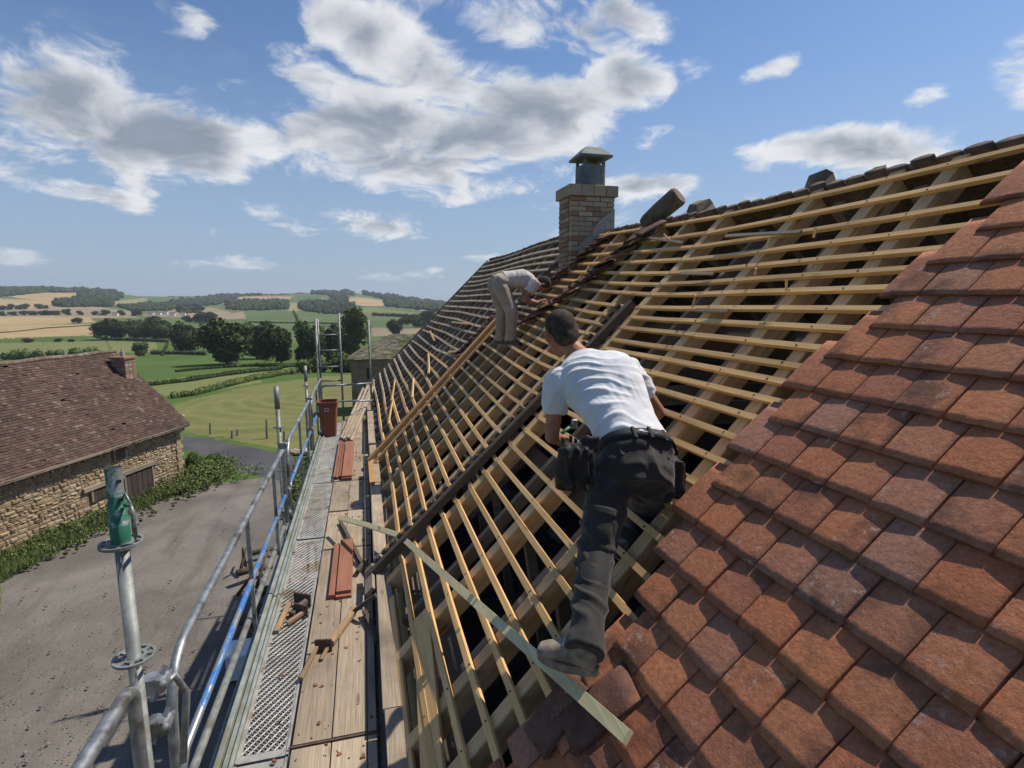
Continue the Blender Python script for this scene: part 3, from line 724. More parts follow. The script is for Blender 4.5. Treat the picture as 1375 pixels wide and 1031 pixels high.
# splintered bits of batten nailed near the top
for y, t, dy, dt in ((3.9, 3.68, .5, .02), (3.3, 4.05, .9, .08), (3.3, 3.28, .35, -.02), (4.9, 4.15, 1.3, .18)):
    MB().beam(RP(y, t, .01), RP(y + dy, t + dt, .03), .028, .014, NV).build('split_lath', 'old_rafter', house)
for y, t in ((3.35, 3.62), (3.1, 3.95), (3.75, 3.3), (2.9, 3.45), (3.5, 3.9), (5.2, 4.2)):
    a = RP(y, t, .02); MB().beam(a, a + Vector((R(-.03, .03), R(-.1, .1), R(.04, .09))), .018, .006, (1, 0, 0)).build('splinter', 'fresh_pine', house)

# --- clay tiles of the relaid part
def tile_mesh(seed):
    rr = random.Random(seed)
    W, L, T, cam_ = .197, .34, .018, .0030 + .001 * rr.random()
    US = [-1, -.98, -.75, -.5, -.25, 0, .25, .5, .75, .98, 1]; VS = [0, .007, .12, .3, .45, .6, .8, 1]; nx, ny = 10, 7; V = []; F = []
    def pos(i, j, top):
        u = US[i]; v = VS[j]
        x = (W / 2) * u; y = L * v
        z = cam_ * (1 - u * u) + .004 * math.sin(PI * v)
        e = (abs(u) > .99) or j == 0 or j == ny
        if top and e: z -= .0014
        if top and e: x *= .985; y = y + (.0025 if j == 0 else 0)
        if j == 0: y += wav[i] + (0 if top else .013)
        x += (wav2[j] if abs(u) > .99 else 0)
        return (x, y, z + (T if top else 0) + (rr.uniform(-.0006, .0006) if top else 0))
    wav = [rr.uniform(-.0014, .0014) for _ in range(nx + 1)]; wav2 = [rr.uniform(-.0008, .0008) for _ in range(ny + 1)]
    if seed % 3 == 0: c0 = rr.choice((0, nx)); wav[c0] += .012; wav[abs(c0 - 1)] += .005
    for top in (1, 0):
        for j in range(ny + 1):
            for i in range(nx + 1): V.append(pos(i, j, top))
    n1_ = (nx + 1) * (ny + 1)
    for j in range(ny):
        for i in range(nx):
            a = j * (nx + 1) + i; F.append((a, a + 1, a + nx + 2, a + nx + 1)); F.append((a + n1_, a + nx + 1 + n1_, a + nx + 2 + n1_, a + 1 + n1_))
    for i in range(nx):
        a = i; F.append((a, a + n1_, a + 1 + n1_, a + 1)); a = ny * (nx + 1) + i; F.append((a, a + 1, a + 1 + n1_, a + n1_))
    for j in range(ny):
        a = j * (nx + 1); F.append((a, a + nx + 1, a + nx + 1 + n1_, a + n1_)); a += nx; F.append((a, a + n1_, a + nx + 1 + n1_, a + nx + 1))
    me = bpy.data.meshes.new('tile'); me.from_pydata(V, [], F)
    me.polygons.foreach_set('use_smooth', [k < 2 * nx * ny for k in range(len(F))]); me.materials.append(MATS['terracotta']); return me
TM = [tile_mesh(i) for i in range(9)]
def put_tile(y, t, n, tilt=.055, rz=0, parent=house, name='tile', me=None, m=None, roll=0):
    # tile lies with its length up the slope; (y,t) = middle of its lower edge
    X = -YV; Yv = (UPV * math.cos(tilt) - NV * math.sin(tilt)); Z = X.cross(Yv)
    R3 = Matrix((X, Yv, Z)).transposed() @ Matrix.Rotation(rz, 3, 'Z') @ Matrix.Rotation(roll, 3, 'Y')
    return place(me or random.choice(TM), name, m, parent, RP(y, t, n), R3)
TW, TE = .2005, .2085
courses = int((4.45 - .05) / TE) + 1
for k in range(courses):
    t = .03 + k * TE
    if t > 4.42: break
    half = (k % 2) * TW / 2
    le = left_edge(t + .1)
    y = 2.09 + half - TW
    while y + TW / 2 + TW < le + .095: y += TW
    while y > -1.7:
        jy = R(-.0025, .0025)
        if y > -.3 or k % 1 == 0:
            put_tile(y + jy, t + R(-.003, .003), .027 + R(-.0015, .002), .085 + R(-.007, .007), R(-.008, .008), roll=R(-.006, .006))
        y -= TW
        if y < -.35 and t > 1.2: break
        if y < -.1 and t > 2.6: break
# plain sheet of tiles further behind the camera
mb = MB()
for k in range(courses):
    t = .03 + k * TE; a = RP(-2.2, t, .02); 
    yb = -.2 if t > 2.6 else (-.45 if t > 1.2 else -1.8)
    p = [RP(-2.3, t, .03), RP(yb, t, .03), RP(yb, t + .3, .004), RP(-2.3, t + .3, .004)]; q = [v - NV * .012 for v in p]
    mb.add(p + q, [(3, 2, 1, 0), (4, 5, 6, 7), (0, 1, 5, 4), (1, 2, 6, 5), (2, 3, 7, 6), (3, 0, 4, 7)])
mb.build('tiled_slope', 'terracotta', house, kind='stuff')
# ridge: lip of the old tiles of the other slope poking over the top
rl = MB()
rlm = None
V_ = []
def lip_mesh():
    mb = MB(); 
    mb.loft([((0, 0, 0), (.082, 0, 0), (0, 0, .03)), ((0, .14, .0), (.08, 0, 0), (0, 0, .026))], 10, 1); return mb.mesh('ridge_lip', True)
lipm = lip_mesh(); lipm.materials.append(MATS['ridge_old'])
y = 1.2; k = 0
while y < 7.6:
    a = ridge_pt(y) + Vector((.015, 0, -.005 + R(-.012, .012)))
    X = YV; Yv = Vector((.7, R(-.05, .05), -.7)).normalized(); Z = X.cross(Yv); 
    place(lipm, 'ridge_lip', None, house, a, Matrix((X, Yv, Z)).transposed()); y += .165 + R(-.012, .012)
y = 8.8
while y < 16.3:
    a = ridge_pt(y) + Vector((.0, 0, .02 + R(-.01, .01))); X = YV; Yv = Vector((.7, 0, -.7)); Z = X.cross(Yv)
    place(lipm, 'ridge_lip', None, house, a, Matrix((X, Yv.normalized(), Z.normalized())).transposed()); y += .21
# chimney
cx0, cx1, cy0, cy1 = 3.05, 3.74, 8.0, 8.52
ztop = PY(766, 262, 8.0).z; zcap = PY(766, 247, 8.0).z; zb = HZ + 2.4
chim = MB().box(((cx0 + cx1) / 2, (cy0 + cy1) / 2, (zb + ztop) / 2), (cx1 - cx0 - .02, cy1 - cy0 - .02, ztop - zb)).build('chimney', 'cement', house)
bh, bl, bw = .072, .215, .10
nb = int((ztop - zb) / bh)
bh = (ztop - zb) / nb
bm_ = {}
def brick(x0, x1, y0, y1, z0, z1, m):
    c = Vector(((x0 + x1) / 2 + R(-.002, .002), (y0 + y1) / 2 + R(-.002, .002), (z0 + z1) / 2)); k_ = (round(x1 - x0, 3), round(y1 - y0, 3), round(z1 - z0, 3), m)
    if k_ not in bm_: bm_[k_] = MB().box((0, 0, 0), (x1 - x0, y1 - y0, z1 - z0), bevel=.005).mesh('brick')
    o = bpy.data.objects.new('brick', bm_[k_]); C.objects.link(o)
    if not bm_[k_].materials: bm_[k_].materials.append(MATS[m])
    o.parent = chim; o.location = c - WL[chim.name] ; return o
WL[chim.name] = WL[house.name]
J = .008
for r_ in range(nb):
    z0 = zb + r_ * bh; z1 = z0 + bh - J; hgt = r_ / nb
    if z0 < HZ + 2.75: continue
    nxb = 3; wx = (cx1 - cx0) / nxb; off = (r_ % 2) * wx / 2
    xs = [cx0] + [cx0 + off + i * wx for i in range(0 if off else 1, nxb + 1) if cx0 + .02 < cx0 + off + i * wx < cx1 - .02] + [cx1]
    for a, b in zip(xs[:-1], xs[1:]):
        pale = random.random() < (.3 if hgt < .6 else .9)
        brick(a + (J / 2 if a > cx0 else 0), b - (J / 2 if b < cx1 else 0), cy0 - .012, cy0 + bw, z0, z1, 'pale_brick' if pale else 'red_brick')
        if hgt > .4: brick(a + J / 2, b - J / 2, cy1 - bw, cy1 + .012, z0, z1, 'red_brick')
    nyb = 2; wy = (cy1 - cy0 - bw) / nyb; off = (1 - r_ % 2) * wy / 2; ys0 = cy0 + bw + J
    ys = [ys0] + [ys0 + off + i * wy for i in range(0 if off else 1, nyb + 1) if ys0 + .03 < ys0 + off + i * wy < cy1 - .03] + [cy1]
    for a, b in zip(ys[:-1], ys[1:]):
        brick(cx0 - .012, cx0 + bw, a, b - J, z0, z1, 'pale_brick' if random.random() < (.2 if hgt < .6 else .65) else 'red_brick')
# cap course of pale blocks
for i in range(4):
    a = cx0 - .05 + i * (cx1 - cx0 + .10) / 4; b = a + (cx1 - cx0 + .10) / 4 - .008
    brick(a, b, cy0 - .05, cy0 + .2, ztop, zcap, 'pale_brick'); brick(a, b, cy1 - .2, cy1 + .05, ztop, zcap, 'pale_brick')
brick(cx0 - .05, cx0 + .12, cy0 + .21, cy1 - .21, ztop, zcap, 'pale_brick'); brick(cx1 - .12, cx1 + .05, cy0 + .21, cy1 - .21, ztop, zcap, 'pale_brick')
def sub(mb, name, m, smooth=False):
    o = mb.build(name, m, None, smooth, org=WL[house.name]); o.parent = chim; o.location = (0, 0, 0); return o
sub(MB().box(((cx0 + cx1) / 2, (cy0 + cy1) / 2, zcap - .015), (cx1 - cx0 - .1, cy1 - cy0 - .1, .06)), 'flaunching', 'cement')
ccx, ccy = PY(793, 240, 8.22).x, 8.24
zf0 = zcap; zf1 = PY(793, 219, 8.2).z; zf2 = PY(793, 214, 8.2).z; zf3 = PY(793, 199, 8.2).z
mb = MB(); rq = .19
sub(mb.loft([((ccx, ccy, zf0 - .02), (rq * 1.02, 0, 0), (0, rq * 1.02, 0)), ((ccx, ccy, zf1 - .05), (rq, 0, 0), (0, rq, 0)), ((ccx, ccy, zf1 - .05), (rq - .03, 0, 0), (0, rq - .03, 0)), ((ccx, ccy, zf0), (rq - .03, 0, 0), (0, rq - .03, 0))], 24, .35), 'chimney_pot', 'cowl_grey')
mb = MB()
for a in (-1, 1):
    for b in (-1, 1): mb.box((ccx + a * .15, ccy + b * .15, (zf1 + zf2) / 2 - .01), (.04, .04, zf2 - zf1 + .10))
sub(mb, 'cowl_leg', 'cowl_grey')
mb = MB(); r_ = .255
mb.add([(ccx - r_, ccy - r_, zf2), (ccx + r_, ccy - r_, zf2), (ccx + r_, ccy + r_, zf2), (ccx - r_, ccy + r_, zf2), (ccx - r_, ccy - r_, zf2 + .03), (ccx + r_, ccy - r_, zf2 + .03), (ccx + r_, ccy + r_, zf2 + .03), (ccx - r_, ccy + r_, zf2 + .03), (ccx - .12, ccy - .12, zf3), (ccx + .12, ccy - .12, zf3), (ccx + .12, ccy + .12, zf3), (ccx - .12, ccy + .12, zf3)],
       [(3, 2, 1, 0), (0, 1, 5, 4), (1, 2, 6, 5), (2, 3, 7, 6), (3, 0, 4, 7), (4, 5, 9, 8), (5, 6, 10, 9), (6, 7, 11, 10), (7, 4, 8, 11), (8, 9, 10, 11)])
sub(mb, 'cowl_roof', 'cowl_grey')
# cement fillet smeared on the near face of the stack
mb = MB(); prof = [(.10, 0), (.12, .22), (.20, .34), (.32, .40), (.36, .52), (.48, .66), (.60, .72), (.69, .80), (.69, .38), (.42, .12), (.28, -.02)]
zz0 = PY(780, 352, 7.98).z
vs = [(cx0 + x, cy0 - .03, zz0 + z) for x, z in prof]; vs += [(x, y + .018, z) for x, y, z in vs]; m_ = len(prof)
sub(mb.add(vs, [tuple(range(m_)), tuple(range(m_, 2 * m_))[::-1]] + [(i, i + m_, (i + 1) % m_ + m_, (i + 1) % m_) for i in range(m_)]), 'mortar_patch', 'cement')
# lead / board flashing to the left of the stack
MB().beam(RP(8.75, 3.9, .03), RP(8.75, 4.6, .05), .2, .02, NV).build('flashing_board', 'rust_plate', house)

# --- old tiles stacked in lines up the slope
def tile_line(y0, t0, y1, t1, n_, label, n=.02, sc_=1.0):
    base = RP(y0, t0, n)
    th = thing('tile_stack', label, 'stack of tiles', tuple(base), 'lines of old tiles lying up the stripped slope')
    for i in range(n_):
        f = i / n_
        y = y0 + (y1 - y0) * f + R(-.03, .03); t = t0 + (t1 - t0) * f
        put_tile(y, t + R(-.02, .02), n + .035 + R(0, .02), R(.2, .45), R(-.45, .45), th, 'tile', OT[i % 3], None, R(-.15, .15))
OT = []
for i in range(3):
    me = TM[i].copy(); me.name = 'old_tile'; me.materials.clear(); me.materials.append(MATS['old_terracotta']); OT.append(me)
tile_line(6.72, 3.1, 5.80, 4.32, 13, 'line of dark red old tiles lying up the slope right of the chimney', .05)
tile_line(7.95, 3.35, 7.35, 4.40, 11, 'line of dusty old tiles running up to the foot of the chimney')
tile_line(9.25, 1.8, 9.3, 2.85, 11, 'line of dark broken tiles beside the orange plank below the far worker')
tile_line(7.35, 2.72, 7.0, 3.1, 4, 'short line of dark tiles under the hands of the far worker')
# loose things on the ridge
a = PY(872, 296, 6.3); b = PY(905, 268, 6.05)
mb = MB(); d = (b - a).normalized(); sd = d.cross(Vector((0, 0, 1))).normalized(); up_ = sd.cross(d)
a2 = a - d * .02
mb.loft([(a2 - d * .06, sd * .085, up_ * .075), (a2, sd * .105, up_ * .095), (a2 + (b - a) * .5, sd * .12, up_ * .11), (b + d * .05, sd * .125, up_ * .115), (b + d * .08, sd * .11, up_ * .10)], 20, .85)
tag(mb.build('ridge_tile', 'ridge_brown', None, False), 'thick rounded brown ridge tile lying tilted on top of the ridge beside the chimney', 'ridge tile', 'loose ridge tiles')
def rock(c, s, label, grp, m='ridge_brown', rot=0):
    mb = MB(); rr = random.Random(int(c[0] * 100)); sx, sy, sz = s
    v = [(-1, -1, -1), (1, -1, -1), (1, 1, -1), (-1, 1, -1), (-.9, -.5, .3), (.2, -.7, .9), (.85, -.3, .55), (.9, .6, .2), (.1, .7, 1), (-.8, .5, .5)]
    v = [Vector((x * sx, y * sy, z * sz)) @ Matrix.Rotation(rot, 3, 'Z') + Vector(c) for x, y, z in v]
    mb.add(v, [(3, 2, 1, 0), (0, 1, 6, 5), (0, 5, 4), (1, 2, 7, 6), (2, 3, 9, 8), (2, 8, 7), (3, 0, 4, 9), (5, 6, 7, 8), (4, 5, 8, 9)])
    return tag(mb.build('broken_ridge_tile', m, None), label, 'broken tile', grp)
rock(PY(942, 280, 5.5), (.13, .15, .10), 'angular broken brown ridge tile between the rounded ridge tile and the bare ridge', 'loose ridge tiles')
rock(PY(1102, 239, 3.95), (.10, .09, .065), 'wedge shaped brown block perched alone on the ridge above the new battens', 'loose ridge tiles', rot=.5)
rock(PY(1182, 226, 3.4), (.035, .06, .02), 'small flat brown chip lying on the ridge nearest the relaid tiles', 'loose ridge tiles')
OT2 = []
for i in (4, 6):
    me = TM[i].copy(); me.materials.clear(); me.materials.append(MATS['old_terracotta']); OT2.append(me)
# broken old tiles at the foot of the relaid part
for i, (y, t, rz, lb) in enumerate(((1.93, .78, .35, 'broken red tile lying loose at the lower left corner of the relaid tiles'), (1.83, .93, -.3, 'cracked red tile leaning over the corner tile beside the worker boot'))):
    o = put_tile(y, t, .052, .07, rz * .5, None, 'loose_tile', OT2[i]); tag(o, lb, 'tile', 'loose red tiles')

# --- planks lying on the slope
pl = thing('plank', 'fresh orange plank lying straight up the slope below the far worker', 'plank', tuple(RP(8.6, -.05, .05)))
MB().beam(RP(8.52, -.10, .05), RP(8.95, 2.75, .05), .15, .03, NV, bev=.004).build('board', 'orange_wood', pl)
MB().beam(RP(8.42, -.05, .045), RP(8.84, 2.7, .04), .03, .05, NV).build('edge_strip', 'orange_wood', pl)
MB().beam(RP(8.2, -.05, .03), RP(8.6, 2.6, .02), .05, .03, NV).build('edge_strip', 'fresh_pine_along_slope', pl)
rl_ = thing('roof_ladder', 'dark weathered notched timber lying up the slope behind the near worker', 'notched timber', tuple(RP(4.85, 0, .05)))
MB().beam(RP(4.80, -.12, .04), RP(4.74, 3.32, .04), .085, .07, NV, bev=.004).build('stringer', 'dark_wood', rl_)
i = 0
for t in np.arange(.0, 3.25, .098):
    t = float(t); MB().box(RP(4.875, t, .075), (.055, .055, .04), Matrix((UPV, YV, -NV)).transposed(), .004).build('cleat', 'dark_wood', rl_)
MB().beam(RP(4.5, -.12, .05), RP(4.95, -.12, .05), .09, .03, NV).build('foot_block', 'deck_wood', rl_)
# pale green batten leaning from the deck over the eaves on to the tiles
def roof_hit(px, py, n):
    v = ray(px, py); k = (HX + CZ - HZ - n / S2) / (v[0] - v[2]); return Vector((v[0] * k, v[1] * k, CZ + v[2] * k))
P2 = roof_hit(843, 990, .085); Pm = PZ(537, 719, CZ - 2.18); P0 = PZ(455, 695, CZ - 2.38)
tb = MB(); d0 = (Pm - P0).normalized(); d1 = (P2 - Pm).normalized()
lb = thing('loose_batten', 'long pale green board propped from the scaffold deck across the eaves up to the tiles', 'board', tuple((P0 + P2) / 2))
def sweep(pts, wd, ht, up):
    mb = MB(); vs = []; n_ = len(pts)
    for i, p in enumerate(pts):
        d = (pts[min(i + 1, n_ - 1)] - pts[max(i - 1, 0)]).normalized(); u = (up - d * up.dot(d)).normalized(); s_ = d.cross(u)
        for a, b in ((-1, -1), (1, -1), (1, 1), (-1, 1)): vs.append(p + s_ * a * wd / 2 + u * b * ht / 2)
    F = [(i * 4 + k, i * 4 + (k + 1) % 4, i * 4 + 4 + (k + 1) % 4, i * 4 + 4 + k) for i in range(n_ - 1) for k in range(4)] + [(3, 2, 1, 0), tuple((n_ - 1) * 4 + k for k in range(4))]
    return mb.add(vs, F)
sweep([P0, P0.lerp(Pm, .5) + Vector((0, 0, .01)), Pm, Pm.lerp(P2, .33) + NV * .012, Pm.lerp(P2, .66) + NV * .012, P2], .050, .026, NV).build('board', 'green_wood', lb)
# bundle of battens resting on deck and eaves
bd = thing('batten_bundle', 'bundle of thin pale battens leaning from the deck up against the eaves past the tub', 'bundle of battens', tuple(PZ(461, 588, CZ - 2.5)))
for i in range(6):
    a = PZ(459 + i * 2.6, 588 + (i % 3) * 1.5, CZ - 2.55 + (i % 2) * .035); b = PY(488 + i * 2.8, 521 - i * 1.0 + (i % 2) * 3, 15.2 - .2 * i)
    MB().beam(a, b, .05, .03, (0, 0, 1)).build('batten', 'deck_wood', bd)

# ------------------------------------------------------------------ scaffold along the eaves
DZ = CZ - 2.6
scaf = thing('scaffold', 'galvanised tube scaffold with a boarded deck along the eaves of the stripped roof', 'scaffold', (-.5, 6, 0))
PXS = -.97
def ring(mb, c, r0=.03, r1=.062, th_=.009):
    n = 24; vs = []; F = []
    for k in range(n):
        a = 2 * PI * k / n
        for rr_, zz in ((r0, -th_), (r1, -th_), (r1, th_), (r0, th_)): vs.append((c[0] + rr_ * math.cos(a), c[1] + rr_ * math.sin(a), c[2] + zz))
    for k in range(n):
        for j in range(4): F.append((k * 4 + j, ((k + 1) % n) * 4 + j, ((k + 1) % n) * 4 + (j + 1) % 4, k * 4 + (j + 1) % 4))
    mb.add(vs, F)
def rosette(c, par):                        # disc with eight slots
    n = 8; mb = MB(); r0, ra, rb, r1, h = .034, .046, .068, .078, .006
    ring(mb, c, r0, ra, h); ring(mb, c, rb, r1, h)
    for k in range(n):
        a = 2 * PI * k / n + .2; d = Vector((math.cos(a), math.sin(a), 0))
        mb.box(Vector(c) + d * (ra + rb) / 2, (rb - ra + .004, .014, 2 * h - .001), Matrix.Rotation(a, 3, 'Z'))
    return mb.build('rosette', 'galv_dull', par)
def standard(x, y, ztop, zb=0, r=.024, m='galv_dull', name='standard', par=scaf):
    p = MB().tube([(x, y, zb), (x, y, ztop)], r, 16).build(name, m, par, True); return p
gp = MB().tube([(PXS, 2.42, 0), (PXS, 2.42, CZ - .955)], .026, 20).build('standard', 'galv_dull', scaf, True)
sp = MB().tube([(PXS, 2.42, CZ - .955), (PXS, 2.42, CZ - .86), (PXS, 2.42, CZ - .858), (PXS, 2.42, CZ - .79), (PXS, 2.42, CZ - .785), (PXS, 2.42, CZ - .65)], [.035, .035, .032, .032, .029, .029], 24, False).build('spigot', 'green_paint', gp, True)
MB().tube([(PXS, 2.42, CZ - .651), (PXS, 2.42, CZ - .70)], .0268, 20).build('bore', 'black_rubber', gp)
mbh = MB()
for zz in (.70, .775): mbh.tube([(PXS + .02, 2.40, CZ - zz), (PXS + .0295 , 2.391, CZ - zz)], .007, 10)
mbh.build('pin_hole', 'black_rubber', gp)
mbw = MB(); mbw.tube([(PXS + .035, 2.40, CZ - .80), (PXS + .058, 2.385, CZ - .80), (PXS + .064, 2.385, CZ - .83), (PXS + .064, 2.385, CZ - .93)], .009, 8)
mbw.build('wedge', 'green_paint', gp, True)
MB().tube([(PXS + .03, 2.40, CZ - .77), (PXS + .045, 2.385, CZ - .745), (PXS + .06, 2.38, CZ - .78), (PXS + .066, 2.38, CZ - .94)], .004, 8).build('clip', 'galvanised', gp, True)
for zz in (.962, 1.46): rosette((PXS, 2.42, CZ - zz), gp)
ps = {}
for y, zt in ((6.55, -.95), (9.7, -1.09), (12.3, -.40)):
    p = standard(PXS, y, CZ + zt); ps[y] = p
    for zz in (-1.42, -1.92, -2.42):
        if zz < zt: ring_ = MB(); ring(ring_, (PXS, y, CZ + zz), .02, .055, .006); ring_.build('rosette', 'galvanised', p)
    if y < 12: MB().tube([(PXS, y, CZ + zt - .02), (PXS, y, CZ + zt - .26)], .028, 14).build('sleeve', 'galv_dull', p, True)
for y in (2.42, 6.55, 9.7, 12.3, 15.2):
    if y > 3: standard(.0 - .02, y, DZ - .08)
    MB().tube([(PXS, y, DZ - .09), (.0, y, DZ - .09)], .024, 12).build('transom', 'galvanised', scaf, True)
# guard rail frames: top tube bent down at both ends, blue middle tube
def arc(p0, corner, p1, r=.12, n=7):
    p0, corner, p1 = Vector(p0), Vector(corner), Vector(p1); a = (p0 - corner).normalized(); b = (p1 - corner).normalized(); A = corner + a * r; B = corner + b * r
    return [p0] + [A * (1 - f) ** 2 + corner * 2 * f * (1 - f) + B * f * f for f in [i / n for i in range(n + 1)]] + [p1]
GR = -1.655; MR = -2.175; GX = PXS + .045
def guard(y0, y1, blue='blue_paint', x=GX):
    g = MB().tube(arc((x, y0 - .02, DZ + .02), (x, y0 + .03, CZ + GR), (x, (y0 + y1) / 2, CZ + GR), .3)[:-1] + arc((x, (y0 + y1) / 2, CZ + GR), (x, y1, CZ + GR), (x, y1 - .0, DZ + .1), .06), .0235, 14).build('guard_rail', 'galvanised', scaf, True)
    MB().tube([(x, y0 + .03, CZ + MR - .1), (x, y0 + .14, CZ + MR), (x, (y0 + y1) / 2, CZ + MR), (x, y1 - .03, CZ + MR)], .021, 14).build('mid_rail', blue, g, True)
    for f in (.48, .82):
        y = y0 + (y1 - y0) * f; MB().beam((x, y, DZ + .03), (x, y, CZ + GR - .02), .03, .022, (0, 1, 0)).build('upright', 'galvanised', g)
    return g
guard(2.60, 6.42); guard(6.72, 9.55); guard(9.85, 12.2)
MB().tube(arc((PXS - .01, -.2, CZ - 1.52), (PXS - .01, 2.40, CZ - 1.57), (PXS - .01, 2.40, DZ), .09), .0275, 14).build('guard_rail', 'galvanised', scaf, True)
# couplers
def coupler(c):
    mb = MB(); c = Vector(c)
    mb.tube([c + Vector((0, 0, -.035)), c + Vector((0, 0, .035))], .036, 12); mb.tube([c + Vector((.035, -.035, 0)), c + Vector((.035, .035, 0))], .033, 12)
    mb.box(c + Vector((.05, .05, 0)), (.02, .05, .02)); mb.beam(c + Vector((.01, -.05, -.05)), c + Vector((.05, .03, .06)), .02, .008); mb.ball(c + Vector((.055, -.04, .02)), .016, 8, 5)
    mb.build('coupler', 'galvanised', scaf)
for y, z in ((2.52, -1.66), (2.50, -1.85), (6.55, GR + .02), (6.58, MR), (9.7, GR), (9.7, MR), (6.5, -2.42), (12.25, MR)): coupler((GX - .03, y, CZ + z))
MB().tube([(PXS + .09, 2.56, CZ - 2.1), (PXS + .12, 2.60, CZ - 1.78), (PXS + .09, 2.56, CZ - 1.66), (PXS + .03, 2.5, CZ - 1.7)], .016, 10).build('gate_latch', 'galvanised', scaf, True)
MB().tube([(PXS + .0, .5, DZ - .16), (PXS + .0, 12.3, DZ - .16)], .024, 12).build('ledger', 'galv_dull', scaf, True)
MB().tube([(PXS - .02, -1, DZ + .18), (PXS + .01, 6.5, DZ + .06)], .024, 12).build('ledger', 'galv_dull', scaf, True)
MB().tube([(-.02, .5, DZ - .16), (-.02, 15, DZ - .16)], .024, 12).build('ledger', 'galv_dull', scaf, True)
for ya, yb in ((2.42, 6.55), (6.55, 9.7)): MB().tube([(PXS - .04, ya, .3), (PXS - .04, yb, DZ - .3)], .024, 12).build('brace', 'galv_dull', scaf, True)
for y, x in ((2.42, PXS - .0), (6.55, 0), (9.7, 0)):
    pass
# far return with a ladder frame
YE = 12.3
for x, zt in ((-.50, -.28), (.10, -.44)): standard(x, YE, CZ + zt, DZ if x > 0 else DZ, .022)
lad = MB().tube([(-.93, YE + .02, DZ), (-.93, YE + .02, CZ - .41)], .020, 10).build('ladder_frame', 'galv_dull', scaf, True)
for z in (-.74, -1.07, -1.42, -1.72): MB().tube([(-.93, YE + .02, CZ + z), (-.5, YE + .02, CZ + z)], .017, 8).build('rung', 'galv_dull', lad, True)
MB().tube(arc((-.93, YE - .05, CZ - 2.3), (-.93, YE - .05, CZ - 1.82), (.12, YE - .05, CZ - 1.80), .1), .021, 10).build('end_rail', 'galvanised', scaf, True)
MB().tube([(-.93, YE - .05, CZ - 2.16), (.12, YE - .05, CZ - 2.18)], .019, 10).build('end_rail', 'galvanised', scaf, True)
# steel decks with punched holes
def steel_deck(y0, y1, holes=True, x0=-.80, x1=-.52):
    mb = MB(); z = DZ; wx = x1 - x0; lip = .028
    if holes:
        px_, py_ = .0235, .034; nx = 10; ny = int((y1 - y0 - .1) / py_); ox = x0 + lip + (wx - 2 * lip - nx * px_) / 2; oy = y0 + (y1 - y0 - ny * py_) / 2
        for j in range(ny):
            for i in range(nx):
                cx_ = ox + (i + .5) * px_; cy_ = oy + (j + .5) * py_; K = 8; o = []; q = []
                up_ = .004 if (i + j) % 2 else -.004
                for k in range(K):
                    a = 2 * PI * (k + .5) / K; ca, sa = math.cos(a), math.sin(a); m_ = max(abs(ca), abs(sa))
                    o.append((cx_ + ca / m_ * px_ / 2, cy_ + sa / m_ * py_ / 2, z)); q.append((cx_ + ca * .0072, cy_ + sa * .0105, z + up_))
                if (i + j) % 2:
                    mb.add(o + q, [(k, (k + 1) % K, K + (k + 1) % K, K + k) for k in range(K)])
                else:
                    mb.add(o + q, [(k, (k + 1) % K, K + (k + 1) % K, K + k) for k in range(K)])
        xa, xb, ya, yb = ox, ox + nx * px_, oy, oy + ny * py_
        for a, b, c_, d_ in ((x0, xa, y0, y1), (xb, x1, y0, y1), (xa, xb, y0, ya), (xa, xb, yb, y1)): mb.add([(a, c_, z), (b, c_, z), (b, d_, z), (a, d_, z)], [(0, 1, 2, 3)])
    else:
        nr_ = 9; prof = []
        for i in range(nr_):
            a = x0 + .02 + i * (wx - .04) / nr_; s_ = (wx - .04) / nr_
            prof += [(a, z), (a + s_ * .6, z), (a + s_ * .68, z - .008), (a + s_ * .92, z - .008)]
        prof = [(x0, z)] + prof + [(x1, z)]
        vs = [(x, y0, zz) for x, zz in prof] + [(x, y1, zz) for x, zz in prof]; n_ = len(prof)
        mb.add(vs, [(i, i + 1, i + 1 + n_, i + n_) for i in range(n_ - 1)])
    for a, b in ((x0 - .002, x0 + .012), (x1 - .012, x1 + .002)): mb.box(((a + b) / 2, (y0 + y1) / 2, z - .02), (b - a, y1 - y0, .052))
    for yy in (y0 + .01, y1 - .01): mb.box(((x0 + x1) / 2, yy, z - .024), (wx - .03, .018, .046))
    return mb.build('steel_deck', 'steel_deck', scaf)
steel_deck(-.4, 3.05); steel_deck(3.07, 6.1); steel_deck(6.14, 8.03); steel_deck(8.06, 10.9, False); steel_deck(10.93, 12.2, False)
for x, zt, wd, ht in ((-.885, .02, .03, .15), (-.845, -.01, .035, .06), (-.815, .005, .02, .05)):
    for ya, yb in ((-.5, 4.9), (4.92, 9.1), (9.12, 12.2)): MB().beam((x, ya, DZ + zt - ht / 2 + .03), (x, yb, DZ + zt - ht / 2 + .03), wd, ht, (0, 0, 1), bev=.004).build('toe_board', 'toe_board', scaf)
for ys_ in ((-.6, 3.08), (3.11, 5.74), (5.77, 6.82), (6.85, 8.0), (8.03, 10.5), (10.53, 12.25)):
    x = -.505
    for wd in (.225, .205, .06 if ys_[0] < 5 else .14):
        if x + wd > -.01: wd = -.01 - x
        e0, e1 = R(-.012, .012), R(-.012, .012)
        MB().beam((x + wd / 2, ys_[0] + .002, DZ - .0 + R(-.004, .004)), (x + wd / 2, ys_[1] - .002, DZ + R(-.004, .004)), wd - .007, .036, (0, 0, 1), bev=.003, seg=3, bend=R(-.004, .004)).build('plank', 'deck_wood', scaf)
        x += wd
for y0_, y1_ in ((2.2, 3.2), (5.2, 7.3), (3.4, 5.0)): MB().beam((-.035, y0_, DZ - .14), (-.035, y1_, DZ - .14), .05, .06).build('bearer', 'dark_wood', scaf)

